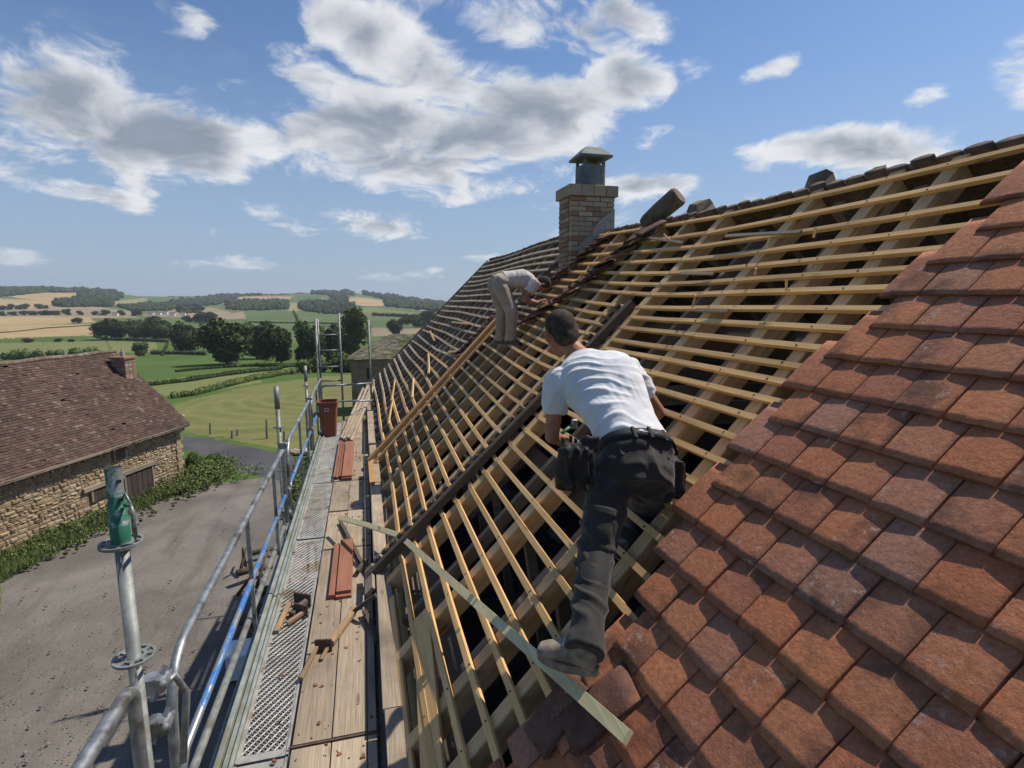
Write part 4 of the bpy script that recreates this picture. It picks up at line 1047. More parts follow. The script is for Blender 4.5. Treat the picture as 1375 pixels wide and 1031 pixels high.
NB = MB()
for i in range(26):
    for x in (-.47, -.31, -.25, -.10):
        y = [3.0, 3.2, 5.66, 5.86, 6.75, 6.92, 7.93, 8.1][i % 8] if i < 16 else R(3.3, 8); q = Vector((x + R(-.012, .012), y + R(-.02, .02), DZ + .0185)); NB.tube([q, q + Vector((0, 0, .003))], .0045, 6)
NB.build('nails', 'rust_plate', scaf, kind='stuff')
CB = MB()
for i in range(150):
    q = Vector((R(-.80, -.03) if i % 3 else R(-.3, -.03), R(2.6, 11) , DZ + .022)); s_ = R(.004, .014)
    CB.box(q, (s_ * 2, s_ * 1.3, s_), Matrix.Rotation(R(0, 3), 3, 'Z') @ Matrix.Rotation(R(-.4, .4), 3, 'X'))
tag(CB.build('tile_crumbs', 'red_wood', None, kind='stuff'), 'red tile crumbs scattered over the deck boards', 'crumbs')
for y in (3.095, 5.755, 6.835, 8.015): MB().beam((-.52, y, DZ + .021), (-.02, y, DZ + .021), .012, .003).build('strap', 'rust_plate', scaf)

# ------------------------------------------------------------------ things on the deck
DT = DZ + .018
st = thing('board_stack', 'short stack of two reddish brown boards on the deck nearest the camera', 'stack of boards', (-.3, 5.2, DT))
MB().beam((-.362, 4.72, DT + .022), (-.362, 5.78, DT + .022), .055, .044, bev=.004).build('board', 'red_wood', st)
MB().beam((-.262, 4.70, DT + .016), (-.262, 5.80, DT + .016), .135, .03, bev=.004).build('board', 'red_wood', st)
MB().beam((-.262, 4.74, DT + .047), (-.262, 5.83, DT + .047), .128, .028, bev=.004).build('board', 'red_wood', st)
st = thing('board_stack', 'longer stack of reddish boards and strips on the deck before the terracotta tub', 'stack of boards', (-.38, 9, DT))
for i in range(3): MB().beam((-.50 + i * .038, 8.1 + R(-.05, .05), DT + .02 + .0 * i), (-.50 + i * .038, 10.2 + R(-.1, .1), DT + .02), .032, .04, bev=.003).build('strip', 'red_wood', st)
MB().beam((-.325, 8.03, DT + .02), (-.325, 10.15, DT + .02), .145, .036, bev=.004).build('board', 'red_wood', st)
MB().beam((-.325, 8.06, DT + .052), (-.325, 10.1, DT + .052), .14, .024, bev=.004).build('board', 'red_wood', st)
# tub
tx, ty = PZ(443, 580, DT).x, 11.0
tub = thing('tub', 'tall square terracotta coloured tub with a pale number standing at the end of the deck', 'tub', (tx, ty, DT))
mb = MB(); h = .66; a, b = .135, .185; 
mb.loft([((tx, ty, DT), (a, 0, 0), (0, a, 0)), ((tx, ty, DT + h - .06), (b - .01, 0, 0), (0, b - .01, 0)), ((tx, ty, DT + h - .055), (b + .012, 0, 0), (0, b + .012, 0)), ((tx, ty, DT + h), (b + .014, 0, 0), (0, b + .014, 0)), ((tx, ty, DT + h), (b - .012, 0, 0), (0, b - .012, 0)), ((tx, ty, DT + .25), (a, 0, 0), (0, a, 0))], 24, .3)
mb.build('body', 'crate_terracotta', tub)
mbr = MB().box((tx - .02, ty - .1, DT + h - .1), (.2, .12, .03)); mbr.build('contents', 'dark_wood', tub)
tcu = bpy.data.curves.new('number', 'FONT'); tcu.body = '32'; tcu.size = .10; tcu.extrude = .001
to = bpy.data.objects.new('tmp', tcu); C.objects.link(to)
dg = bpy.context.evaluated_depsgraph_get(); tme = bpy.data.meshes.new_from_object(to.evaluated_get(dg)); bpy.data.objects.remove(to)
tme.materials.clear(); tme.materials.append(MATS['white_plastic'])
no = bpy.data.objects.new('number', tme); C.objects.link(no); no.parent = tub; no.matrix_local = Matrix.Translation((-.07, -.181, .48)) @ Matrix.Rotation(rad(90), 4, 'X') @ Matrix.Rotation(rad(-4), 4, 'X')
# timber offcuts with plates
def plate_and_sticks(c, parts, label, rot):
    th = thing('bracket', label, 'bracket', c, 'brackets left on the deck'); c = Vector(c)
    for nm, mt, a, b, wd, ht in parts: MB().beam(c + Vector(a), c + Vector(b), wd, ht, (0, 0, 1), bev=.003).build(nm, mt, th)
    return th
c = (PZ(426, 878, DT).x, PZ(426, 878, DT).y, DT)
plate_and_sticks(c, [('plate', 'rust_plate', (-.015, .02, .055), (.105, .0, .055), .014, .10), ('handle', 'stick_wood', (-.085, -.28, .016), (.0, .01, .05), .028, .026), ('peg', 'stick_wood', (.035, -.10, .014), (.075, .0, .04), .024, .022), ('block', 'dark_wood', (-.01, .05, .02), (.07, .03, .02), .06, .03)], 'rusty plate with two short wooden handles on the planks below the near board stack', 0)
th = thing('stick', 'split pale stick leaning from the planks beside the rusty plate to the eaves', 'stick', (c[0] + .1, c[1] + .3, DT))
MB().beam(PZ(444, 863, DT + .06), PZ(478, 816, DT + .06), .05, .035, (0, 0, 1), bev=.003).build('shaft', 'stick_wood', th)
MB().beam(PZ(476, 820, DT + .07), PZ(505, 799, CZ - 2.36), .03, .03, (0, 0, 1)).build('shaft', 'dark_wood', th)
for (a, b, lb) in (((457, 700, .03), (487, 759, .02), 'dark weathered stick lying on the deck under the end of the pale green board'), ((488, 757, .03), (498, 770, .05), 'short dark stick end by the eaves under the pale green board'), ((489, 820, .05), (508, 862, .02), 'dark crooked stick in the gap between deck and eaves'), ((492, 752, .05), (480, 768, .05), 'stubby dark crosspiece tied to the stick near the eaves')):
    tag(MB().beam(PZ(a[0], a[1], DT + a[2]), PZ(b[0], b[1], DT + b[2]), .035, .03, (0, 0, 1), seg=3, bend=.01).build('stick', 'dark_wood'), lb, 'stick', 'dark sticks by the eaves')
c = (PZ(395, 830, DZ).x, PZ(395, 830, DZ).y, DZ)
plate_and_sticks(c, [('plate', 'rust_plate', (-.02, .22, .06), (.12, .14, .06), .014, .11), ('plate', 'rust_plate', (.0, .06, .055), (.11, -.02, .055), .014, .10), ('handle', 'stick_wood', (-.11, -.20, .018), (-.06, .20, .03), .04, .03), ('handle', 'stick_wood', (-.04, -.10, .02), (.09, -.0, .05), .032, .03), ('lump', 'dark_wood', (-.02, .0, .03), (.05, .12, .04), .05, .05), ('lump', 'rubble', (.03, .08, .05), (.09, .13, .07), .04, .035)], 'jumble of two rusty plates and wooden handles lying on the perforated steel deck', 0)
tag(MB().beam((.02, 8.2, HZ + .02), (.03, 7.2, HZ + .02), .07, .025).build('offcut', 'orange_wood'), 'short orange offcut lying on the eaves boards beside the deck', 'offcut')

# ------------------------------------------------------------------ on the ground below the deck
wb = thing('white_box', 'white plastic box with a lid standing in the yard beside the scaffold foot', 'box', (PZ(322, 885, .3).x, PZ(322, 885, .3).y, 0))
p = Vector(WL[wb.name]); MB().box(p + Vector((0, 0, .26)), (.42, .6, .52), bevel=.02).build('body', 'white_plastic', wb); MB().box(p + Vector((0, 0, .55)), (.46, .64, .05), bevel=.01).build('lid', 'white_plastic', wb)
lg = [((352, 800), (372, 790), .12), ((330, 830), (372, 842), .16), ((336, 850), (366, 862), .13), ((330, 770), (365, 760), .10), ((345, 745), (376, 735), .08), ((352, 815), (378, 822), .14)]
for i, (a, b, r_) in enumerate(lg):
    A_ = PZ(a[0] - 12, a[1], .18 + .12 * (i % 2)); B_ = PZ(b[0], b[1], .15)
    o = MB().tube([A_, (A_ + B_) / 2 + Vector((0, 0, .05)), B_], [r_, r_ * 1.08, r_ * .9], 12).build('log', 'log_bark', None, True)
    tag(o, ['log lying farthest up the yard beside the scaffold', 'thickest log of the pile, beside the white box', 'log half under the deck next to the white box', 'thin log crossing the far end of the pile', 'small log nearest the road in the pile', 'log in the middle of the pile beneath the deck'][i], 'log', 'logs piled at the scaffold foot')
for i, (a, b) in enumerate((((322, 770), (340, 720)), ((330, 760), (326, 735)), ((344, 790), (362, 735)), ((318, 800), (352, 752)))):
    A_ = PZ(a[0], a[1], .05); B_ = PZ(b[0], b[1], .8)
    tag(MB().tube([A_, A_.lerp(B_, .5) + Vector((R(-.1, .1), 0, .1)), B_], [.05, .04, .025], 7).build('branch', 'log_bark', None, True), ['branch leaning right out of the log pile, farthest up the yard', 'upright branch at the outer edge of the log pile', 'steep branch nearest the scaffold posts in the log pile', 'longest branch, slanting across the log pile'][i], 'branch', 'branches in the log pile')

# ------------------------------------------------------------------ foliage tools
def leaf_cloud(c, r, n, size, squash=.9, shell=.55):
    c = np.asarray(c, float); r = np.asarray(r, float) * np.ones(3)
    d = rng.normal(size=(n, 3)); d /= np.linalg.norm(d, axis=1)[:, None]
    rad_ = shell + (1 - shell) * rng.random(n) ** .6
    lump = 1 + .16 * np.sin(d[:, 0] * 5 + c[0]) * np.sin(d[:, 1] * 4 + c[1]) + .12 * np.sin(d[:, 2] * 7 + c[0] * 3)
    return c + d * r * (rad_ * lump)[:, None]
def quads(P, size, flat=.0):
    n = len(P); a = rng.normal(size=(n, 3)); a /= np.linalg.norm(a, axis=1)[:, None]; b = rng.normal(size=(n, 3)); b -= a * (a * b).sum(1)[:, None]; b /= np.linalg.norm(b, axis=1)[:, None]
    s_ = size * (.6 + .8 * rng.random((n, 1))); a = a * s_; b = b * s_ * .6
    V = np.stack([P - a, P - b * .8, P + a, P + b], 1).reshape(-1, 3); F = np.arange(4 * n).reshape(-1, 4); return V, F
def ico_lump(c, r, seed, sub_=2):
    mb = MB(); n_, m_ = 14, 9; c = Vector(c); r = r if hasattr(r, '__len__') else (r, r, r)
    vs = []; F = []
    for i in range(m_ + 1):
        t_ = PI * i / m_
        for k in range(n_):
            p_ = 2 * PI * k / n_; d = Vector((math.sin(t_) * math.cos(p_), math.sin(t_) * math.sin(p_), math.cos(t_)))
            q = .8 + .35 * mnoise.noise(d * 2.2 + Vector((seed, seed * 2, 0)))
            vs.append((c.x + d.x * r[0] * q, c.y + d.y * r[1] * q, c.z + d.z * r[2] * q))
    for i in range(m_):
        for k in range(n_): F.append((i * n_ + k, (i + 1) * n_ + k, (i + 1) * n_ + (k + 1) % n_, i * n_ + (k + 1) % n_))
    return vs, F
def crown_mesh(seed, nblob, leaves, lsize, mt='leaves_dark', tall=1.0):
    rr = random.Random(seed); P = []; V = []; F = []
    for i in range(nblob):
        a = rr.uniform(0, 2 * PI); q = rr.uniform(.0, .62) ; z = rr.uniform(-.42, .5) if i else .1
        q *= math.sqrt(max(.1, 1 - (z * 1.3) ** 2)); r_ = rr.uniform(.28, .42) * (1 if i else 1.4)
        c = (q * math.cos(a), q * math.sin(a), z * tall)
        vs, fs = ico_lump(c, (r_ * .86, r_ * .86, r_ * .8), seed + i); o_ = len(V); V += vs; F += [tuple(x + o_ for x in f) for f in fs]
        P.append(leaf_cloud(c, (r_, r_, r_ * .92), leaves // nblob, lsize, shell=.78))
    P = np.concatenate(P); QV, QF = quads(P, lsize); QF = QF + len(V)
    return npmesh('crown', np.concatenate([np.array(V), QV]), np.concatenate([np.array(F), QF]), mt)
CR = [crown_mesh(1, 11, 4200, .055), crown_mesh(2, 14, 4600, .055, tall=.9), crown_mesh(3, 9, 3600, .06, 'leaves_mid', 1.15), crown_mesh(4, 12, 4200, .055, tall=1.1), crown_mesh(5, 13, 9000, .03, 'leaves_mid', .9)]
def trunk_mesh():
    mb = MB(); mb.tube([(0, 0, -.3), (0, 0, .3), (.02, .01, .8), (0, 0, 1.4)], [.16, .11, .09, .05], 9)
    for k in range(6):
        a = k * 1.1; mb.tube([(0, 0, .55 + .08 * k), (.2 * math.cos(a), .2 * math.sin(a), .85 + .09 * k), (.45 * math.cos(a), .45 * math.sin(a), 1.15 + .08 * k)], [.05, .035, .015], 6)
    return mb.mesh('trunk', True)
TRM = trunk_mesh(); TRM.materials.append(MATS['bark'])
def tree(px, pyb, wpx, hpx, label, kind=0, group='trees across the fields', trunk_f=.07):
    g = ground_at(px, pyb); dist = (g - Vector((0, 0, CZ))).length; s_ = dist / FPX * (math.hypot(FPX, px - CX) / FPX) ** 0 * 1.0
    zc_ = (RW.T @ np.array([g.x, g.y, g.z - CZ]))[2]; W_ = wpx * zc_ / FPX; H_ = hpx * zc_ / FPX
    t = thing('tree', label, 'tree', tuple(g), group)
    ch = H_ * (1 - trunk_f)
    o = bpy.data.objects.new('crown', CR[kind]); C.objects.link(o); o.parent = t; o.location = (0, 0, H_ * trunk_f + ch / 2); o.scale = (W_ / 1.6, W_ / 1.6, ch / 1.3); o.rotation_euler = (0, 0, R(0, 6))
    if hpx > 12:
        o = bpy.data.objects.new('trunk', TRM); C.objects.link(o); o.parent = t; f = H_ * (trunk_f + .35) / 1.4; o.scale = (f * .8, f * .8, f)
    return t
def bush(px, py, wpx, hpx, label, kind, group):
    g = ground_at(px, py); zc_ = (RW.T @ np.array([g.x, g.y, g.z - CZ]))[2]; W_ = wpx * zc_ / FPX; H_ = hpx * zc_ / FPX
    o = bpy.data.objects.new('bush', CR[kind]); C.objects.link(o); o.location = g + Vector((0, 0, H_ * .42)); o.scale = (W_ / 1.75, W_ / 1.75, H_ / 1.5); o.rotation_euler = (0, 0, R(0, 6))
    return tag(o, label, 'bush', group)
T = [  # px, base, width, height, label, kind
 (305, 490, 76, 56, 'big round dark oak standing right of the middle of the meadow, largest of all', 1),
 (247, 473, 44, 36, 'oak with a visible trunk on the left side of the big round oak', 0),
 (345, 482, 50, 46, 'dark tree close behind the right shoulder of the big round oak', 3),
 (378, 488, 50, 46, 'dense dark tree at the left end of the row behind the scaffold posts', 1),
 (412, 488, 48, 50, 'dense dark tree directly behind the leftmost far scaffold post', 0),
 (440, 486, 44, 46, 'dark tree behind the rungs of the far ladder frame', 3),
 (330, 462, 40, 26, 'lower tree rising behind the big round oak', 2),
 (288, 462, 36, 24, 'tree half hidden behind the left of the big round oak', 3),
 (366, 466, 40, 24, 'round tree behind the row, between two dark crowns', 0),
 (474, 482, 48, 62, 'tall light green ash with open crown above the mossy roofed outbuilding', 2),
 (155, 456, 44, 26, 'leftmost broad tree of the grove at the wheat field corner', 1),
 (184, 456, 36, 25, 'middle tree of the grove at the wheat field corner', 3),
 (212, 456, 40, 26, 'rightmost broad tree of the grove at the wheat field corner', 0),
 (191, 478, 22, 17, 'small lone tree just right of the barn chimney', 2),
 (532, 452, 24, 21, 'lone round dark tree above the mossy roof', 1),
 (207, 434, 20, 9, 'small round tree standing above the grove', 1),
 (268, 432, 26, 12, 'left of two round trees below the village', 3),
 (282, 433, 22, 13, 'right of two round trees below the village', 1),
 (106, 434, 14, 7, 'small round bush like tree alone in the wheat', 1),
 (252, 432, 14, 8, 'small dark tree left of the two round trees', 0),
 (560, 440, 24, 16, 'dark tree against the stripped far verge', 3), (546, 436, 20, 10, 'low tree between the round tree and the roof', 1), (576, 436, 26, 18, 'dark tree touching the stripped roof slope', 0), (400,442,14,10,'small tree on the pale meadow left of the far ladder frame',2),
 (490, 444, 22, 12, 'low dark tree right of the tall ash', 3)]
for t_ in T: tree(*t_)
bl = [(38, 460, 16, 6), (78, 459, 12, 5), (97, 459, 9, 4)]
for i, b_ in enumerate(bl): bush(*b_, ['leftmost dark bush standing in the pasture beyond the barn ridge', 'middle bush standing in the pasture beyond the barn ridge', 'smallest right bush standing in the pasture beyond the barn ridge'][i], 1, 'bushes in the far pasture')
# rows of field trees
def tree_row(pts, n_, wpx, hpx, label, group):
    for i in range(n_):
        f = (i + R(.2, .8)) / n_; k = f * (len(pts) - 1); a = int(k); a = min(a, len(pts) - 2); fr = k - a
        x = pts[a][0] * (1 - fr) + pts[a + 1][0] * fr; y = pts[a][1] * (1 - fr) + pts[a + 1][1] * fr
        tree(x, y, wpx * R(.7, 1.3), hpx * R(.7, 1.25), ORD[i] + ' from the left, ' + label, random.randrange(4), group, .02)
tree_row([(0, 416), (30, 415), (70, 414)], 6, 12, 6, 'small dark tree along the upper ripe field', 'upper row of field trees')
tree_row([(0, 424), (40, 423), (80, 423), (130, 423), (190, 424)], 13, 12, 7, 'small dark tree in the village row', 'row of trees beside the village')
tree_row([(235, 418), (260, 420), (275, 416)], 4, 12, 7, 'small tree on the brown field by the village', 'trees on the brown field edge')
# hedges
def hedge(pts, hpx, label, dens_=1.0, mt='leaves_dark', name='hedge', cat='hedge', group='hedges dividing the fields', kind=None, wf=.8):
    G = []
    P3 = [ground_at(*p) for p in pts]; V = []; F = []; LV = []
    tot = 0; sz = []
    for i in range(len(P3) - 1):
        a, b = P3[i], P3[i + 1]; L = (b - a).length; zc_ = (RW.T @ np.array([a.x, a.y, a.z - CZ]))[2]; h = hpx * zc_ / FPX
        n_ = max(1, int(L / (h * .55))); n_ = min(n_, 70)
        for k in range(n_):
            f = (k + random.random()) / n_; c = a.lerp(b, f); c.z = tz(c.x, c.y) + h * .38; rr_ = h * R(.42, .68)
            vs, fs = ico_lump(c, (rr_ * wf * 1.1, rr_ * wf * 1.1, rr_), random.random() * 99); o_ = len(V); V += [tuple(q) for q in vs]; F += [tuple(x + o_ for x in q) for q in fs]
            LV.append(leaf_cloud(c, (rr_ * wf * 1.2, rr_ * wf * 1.2, rr_ * 1.05), int(60 * dens_), .1, shell=.75)); sz.append(h)
    h = float(np.mean(sz)); QV, QF = quads(np.concatenate(LV), h * .10); Vn = np.array(V); org = Vn.mean(0)
    me = npmesh(name, np.concatenate([Vn, QV]) - org, np.concatenate([np.array(F), QF + len(V)]), mt)
    o = bpy.data.objects.new(name, me); C.objects.link(o); o.location = org
    tag(o, label, cat, group)
    if kind: o['kind'] = kind
    return o
hedge([(195, 519), (250, 513), (300, 505), (350, 499), (378, 496)], 7, 'clipped hedge curving across the green meadow below the big oak')
hedge([(235, 500), (262, 497), (300, 494), (345, 492)], 4, 'low dark hedge line directly under the big oak')
hedge([(204, 476), (240, 476), (275, 477)], 6, 'dark hedge behind the meadow right of the barn chimney')
hedge([(345, 492), (380, 494), (415, 490)], 6, 'dark hedge along the foot of the dense tree row')
hedge([(232, 535), (262, 531), (295, 522), (335, 512), (372, 505), (405, 500)], 9, 'ragged light hedge bounding the top of the mown lawn', 1.2, 'leaves_mid')
hedge([(405, 502), (430, 500), (455, 499), (478, 500)], 26, 'tall bushy hedge behind the far scaffold posts', 1.6, 'leaves_mid')
hedge([(0, 484), (40, 482), (90, 480), (138, 477)], 13, 'broad green hedge just beyond the barn ridge', 1.4, 'leaves_mid')
hedge([(138, 457), (175, 458), (225, 460)], 5, 'dark hedge under the grove at the wheat field corner')
hedge([(0, 447), (60, 441), (110, 438), (135, 437)], 1.6, 'thin dark hedge line between the two wheat fields', .4)
hedge([(225, 462), (222, 470), (218, 478)], 3, 'short pale hedge beside the track beyond the barn chimney', .6)
hedge([(500, 424), (530, 425), (560, 427), (585, 425)], 5, 'dark hedge belt running towards the stripped far verge')
hedge([(330, 433), (370, 434), (420, 434), (480, 436)], 2.2, 'thin hedge below the green far field behind the scaffold', .4)
hedge([(394, 418), (398, 426), (400, 432)], 2.5, 'short hedge crossing the green far field', .4)
# far woods as masses
def wood(poly, label, spacing_px, hpx, name='woodland'):
    xs = [p[0] for p in poly]; ys = [p[1] for p in poly]; V = []; F = []; sd = 0
    x = min(xs)
    while x < max(xs):
        y = min(ys)
        while y < max(ys):
            X_ = x + R(-1, 1) * spacing_px * .5; Y_ = y + R(-.6, .6)
            if inpoly(np.array([X_]), np.array([Y_]), poly)[0]:
                g = ground_at(X_, Y_); zc_ = (RW.T @ np.array([g.x, g.y, g.z - CZ]))[2]; h = hpx * zc_ / FPX * R(.7, 1.25); rx_ = spacing_px * 1.15 * zc_ / FPX * R(.7, 1.2)
                n_, m_ = 8, 5; o_ = len(V); sd += 1
                for i in range(m_ + 1):
                    th_ = PI * i / m_
                    for k in range(n_):
                        ph = 2 * PI * k / n_; q = R(.75, 1.15); V.append((g.x + rx_ * q * math.sin(th_) * math.cos(ph), g.y + rx_ * q * math.sin(th_) * math.sin(ph), g.z + h * .45 + h * .62 * math.cos(th_) * q))
                for i in range(m_):
                    for k in range(n_): F.append((o_ + i * n_ + k, o_ + (i + 1) * n_ + k, o_ + (i + 1) * n_ + (k + 1) % n_, o_ + i * n_ + (k + 1) % n_))
            y += 1.3
        x += spacing_px
    Vn = np.array(V); org = Vn.mean(0); me = npmesh(name, Vn - org, F, 'leaves_far'); o = bpy.data.objects.new(name, me); C.objects.link(o); o.location = org; tag(o, label, 'wood'); o['kind'] = 'stuff'; return o
wood([(-20, 388), (40, 387), (108, 389), (122, 391), (120, 393), (60, 393), (0, 399), (-20, 400)], 'dark wood on the leftmost hill crest', 3.5, 4)
wood([(106, 393), (125, 391), (160, 394), (165, 398), (158, 404), (120, 405), (106, 402)], 'dark wood spilling down the left hill', 3.5, 5)
wood([(72, 406), (100, 404), (150, 408), (152, 412), (110, 413), (74, 412)], 'dark wood above the brown village fields', 3.5, 6)
wood([(155, 412), (200, 408), (235, 409), (232, 417), (175, 418)], 'hedgerow wood above the village', 3.5, 4)
wood([(225, 405), (262, 403), (300, 397), (320, 395), (318, 402), (290, 410), (238, 413)], 'pale dark wood in the hollow of the hills', 3.5, 4)
wood([(225, 396), (290, 395.5), (290, 397), (225, 397.5)], 'thin line of trees on the middle skyline', 4, 2.5)
wood([(300, 397), (345, 396), (412, 392), (412, 394), (345, 397), (310, 399)], 'line of trees along the right hill crest', 3.5, 3)
wood([(415, 392), (440, 391), (474, 392), (478, 397), (445, 397), (418, 395)], 'dark wood crowning the right hill', 3.5, 4)
wood([(305, 406), (385, 405), (388, 415), (340, 418), (305, 416)], 'rectangular plantation on the right hillside', 3.2, 5)
wood([(402, 408), (440, 406), (475, 410), (480, 421), (440, 422), (402, 417)], 'dark plantation beside the rectangular one', 3.2, 5)
wood([(484, 395), (520, 398), (560, 404), (600, 409), (600, 420), (560, 416), (520, 412), (514, 402)], 'dark wooded slope falling to the right behind the roof', 3.5, 5)
wood([(442, 396), (466, 397), (466, 407), (455, 408), (445, 401)], 'small wood between the ripe field and the plantation', 3.2, 4)
wood([(240, 418), (262, 414), (268, 420), (244, 422)], 'small copse on the brown field', 3, 4)
# village: tiny pale houses
for i, (x, y, c_) in enumerate(((203, 423, 0), (213, 423, 1), (222, 422, 0), (232, 424, 1), (246, 424, 0), (155, 424, 1), (132, 423, 0), (258, 419, 1))):
    g = ground_at(x, y); zc_ = (RW.T @ np.array([g.x, g.y, g.z - CZ]))[2]; u = zc_ / FPX; lbs = ['tiny white house left in the village row', 'tiny white house with grey roof second in the village row', 'tiny white house in the middle of the village row', 'tiny pale house right in the village row', 'tiny pale house alone right of the village', 'tiny pale house left of the village among trees', 'leftmost tiny pale house among the field trees', 'rightmost tiny pale house at the copse']
    h_ = thing('house', lbs[i], 'house', tuple(g), 'village houses'); wv, dv, hv = 6 * u, 5 * u, 3 * u
    MB().box(g + Vector((0, 0, hv / 2)), (wv, dv, hv)).build('wall', 'white_plastic', h_)
    a = wv / 2 + .2; b = dv / 2 + .2; MB().add([g + Vector(q) for q in ((-a, -b, hv), (a, -b, hv), (a, b, hv), (-a, b, hv), (-a, 0, hv + 2 * u), (a, 0, hv + 2 * u))], [(3, 2, 1, 0), (0, 1, 5, 4), (2, 3, 4, 5), (0, 4, 3), (1, 2, 5)]).build('roof', 'ridge_brown', h_)

# ------------------------------------------------------------------ barn across the yard
A2 = Vector((-8.2, 27.34, 0)); B2 = Vector((-11.32, 19.93, 0)); u2 = (B2 - A2).normalized(); n2 = Vector((-u2.y, u2.x, 0)); n2 = n2 if n2.x > 0 else -n2
EZ = CZ - 5.30; RZ = CZ - 2.35; HALF = 3.15; LEN = 17.0
barn = thing('barn', 'old stone barn with sagging brown tiled roof and wooden doors across the yard', 'barn', tuple(A2))
def BP(a, o, z): return A2 + u2 * a + n2 * o + Vector((0, 0, z))
R3b = Matrix((u2, n2, Vector((0, 0, 1)))).transposed()
mb = MB(); mb.box(BP(LEN / 2, -.25, EZ / 2 + .0), (LEN, .4, EZ - .02), R3b); mb.box(BP(LEN / 2, -2 * HALF + .2, EZ / 2), (LEN, .4, EZ - .02), R3b)
for a in (.2, LEN - .2):
    vs = [BP(a - .2, -.05, 0), BP(a - .2, -2 * HALF, 0), BP(a - .2, -2 * HALF, EZ), BP(a - .2, -HALF, RZ - .15), BP(a - .2, -.05, EZ)]; vs += [v + u2 * .4 for v in vs]
    mb.add(vs, [(0, 1, 2, 3, 4), (9, 8, 7, 6, 5)] + [(i, i + 5, (i + 1) % 5 + 5, (i + 1) % 5) for i in range(5)])
bw_ = mb.build('wall', 'barn_mortar', barn)
# openings measured on the wall: (along from the corner, width, z0, z1)
def wall_at(px, py):
    v = ray(px, py); M2 = np.array([[u2.x, -v[0]], [u2.y, -v[1]]]); s_, t_ = np.linalg.solve(M2, -np.array([A2.x, A2.y])); return s_, t_ * v[2] + CZ
d0, dz1 = wall_at(203, 625); d1, _ = wall_at(168, 640); w0, wz1 = wall_at(166, 595); w1, _2 = wall_at(153, 600); l0, lz1 = wall_at(158, 645); l1, _3 = wall_at(124, 658); _4, lz0 = wall_at(140, 668)
_5, dz0 = wall_at(190, 668); _6, wz0 = wall_at(160, 617)
ops = [(d0, d1, max(0.05, dz0 - .25), dz1), (w0, w1, wz0, wz1), (l0 + .0, l1, lz0, lz1)]
# rubble stone facing
V = []; F = []; z = 0.0; rr = random.Random(5)
SB = MB()
while z < EZ - .12:
    h = rr.uniform(.08, .17); h = min(h, EZ - .06 - z); a = -.02
    while a < 13.5:
        l = rr.uniform(.12, .36); zz0 = z + rr.uniform(-.02, .02); zz1 = z + h - .018 + rr.uniform(-.02, .02); a1 = a + l
        if rr.random() < .25: zm = (zz0 + zz1) / 2; spans = ((zz0, zm - .01), (zm + .01, zz1))
        else: spans = ((zz0, zz1),)
        for q0, q1 in spans:
            if not any(a1 > o[0] - .03 and a < o[1] + .03 and q1 > o[2] and q0 < o[3] for o in ops):
                pr = rr.uniform(.01, .055); e = .03
                c4 = [(a + .012 + rr.uniform(0, .02), q0), (a1 - .012, q0 + rr.uniform(-.01, .02)), (a1 - .012 - rr.uniform(0, .02), q1), (a + .012, q1 - rr.uniform(0, .02))]
                vs = [BP(x, -.05, y) for x, y in c4] + [BP(x + (e if i in (0, 3) else -e), -.05 + pr, y + (e if i < 2 else -e)) for i, (x, y) in enumerate(c4)]
                SB.add(vs, [(4, 5, 6, 7), (0, 1, 5, 4), (1, 2, 6, 5), (2, 3, 7, 6), (3, 0, 4, 7)])
        a = a1
    z += h
SB.build('stones', 'barn_stone', barn, kind='stuff')
for k in range(14):                          # corner stones
    MB().box(BP(.12 - (.04 if k % 2 else 0), -.03, .1 + k * .185), (.44 if k % 2 else .28, .09, .17), R3b, bevel=.02).build('quoin', 'barn_stone', barn)
for k, (a, b, z0, z1) in enumerate(ops):
    MB().box(BP((a + b) / 2, -.05, (z0 + z1) / 2), (b - a + .03, .06, z1 - z0), R3b).build('opening_shade', 'interior_shade', barn)  # dark slab on the wall face, painted as the shade inside the opening
    if k == 1:
        MB().box(BP((a + b) / 2, -.0, (z0 + z1) / 2), (b - a, .04, z1 - z0), R3b).build('shutter', 'dark_wood', barn)
    else:
        n_ = 5 if k == 0 else 6
        for j in range(n_):
            wj = (b - a) / n_; MB().box(BP(a + wj * (j + .5), R(-.01, .01), (z0 + z1) / 2 - .04), (wj - .025, .035, z1 - z0 - R(.05, .12)), R3b).build('door_plank' if k == 0 else 'slat', 'barn_door', barn)
    MB().box(BP((a + b) / 2 + .05, .02, z1 + .09), (b - a + .7, .12, .17), R3b, bevel=.01).build('lintel', 'old_rafter', barn)
    for q in (a - .04, b + .04): MB().box(BP(q, .0, (z0 + z1) / 2), (.08, .08, z1 - z0), R3b).build('door_post', 'old_rafter', barn)
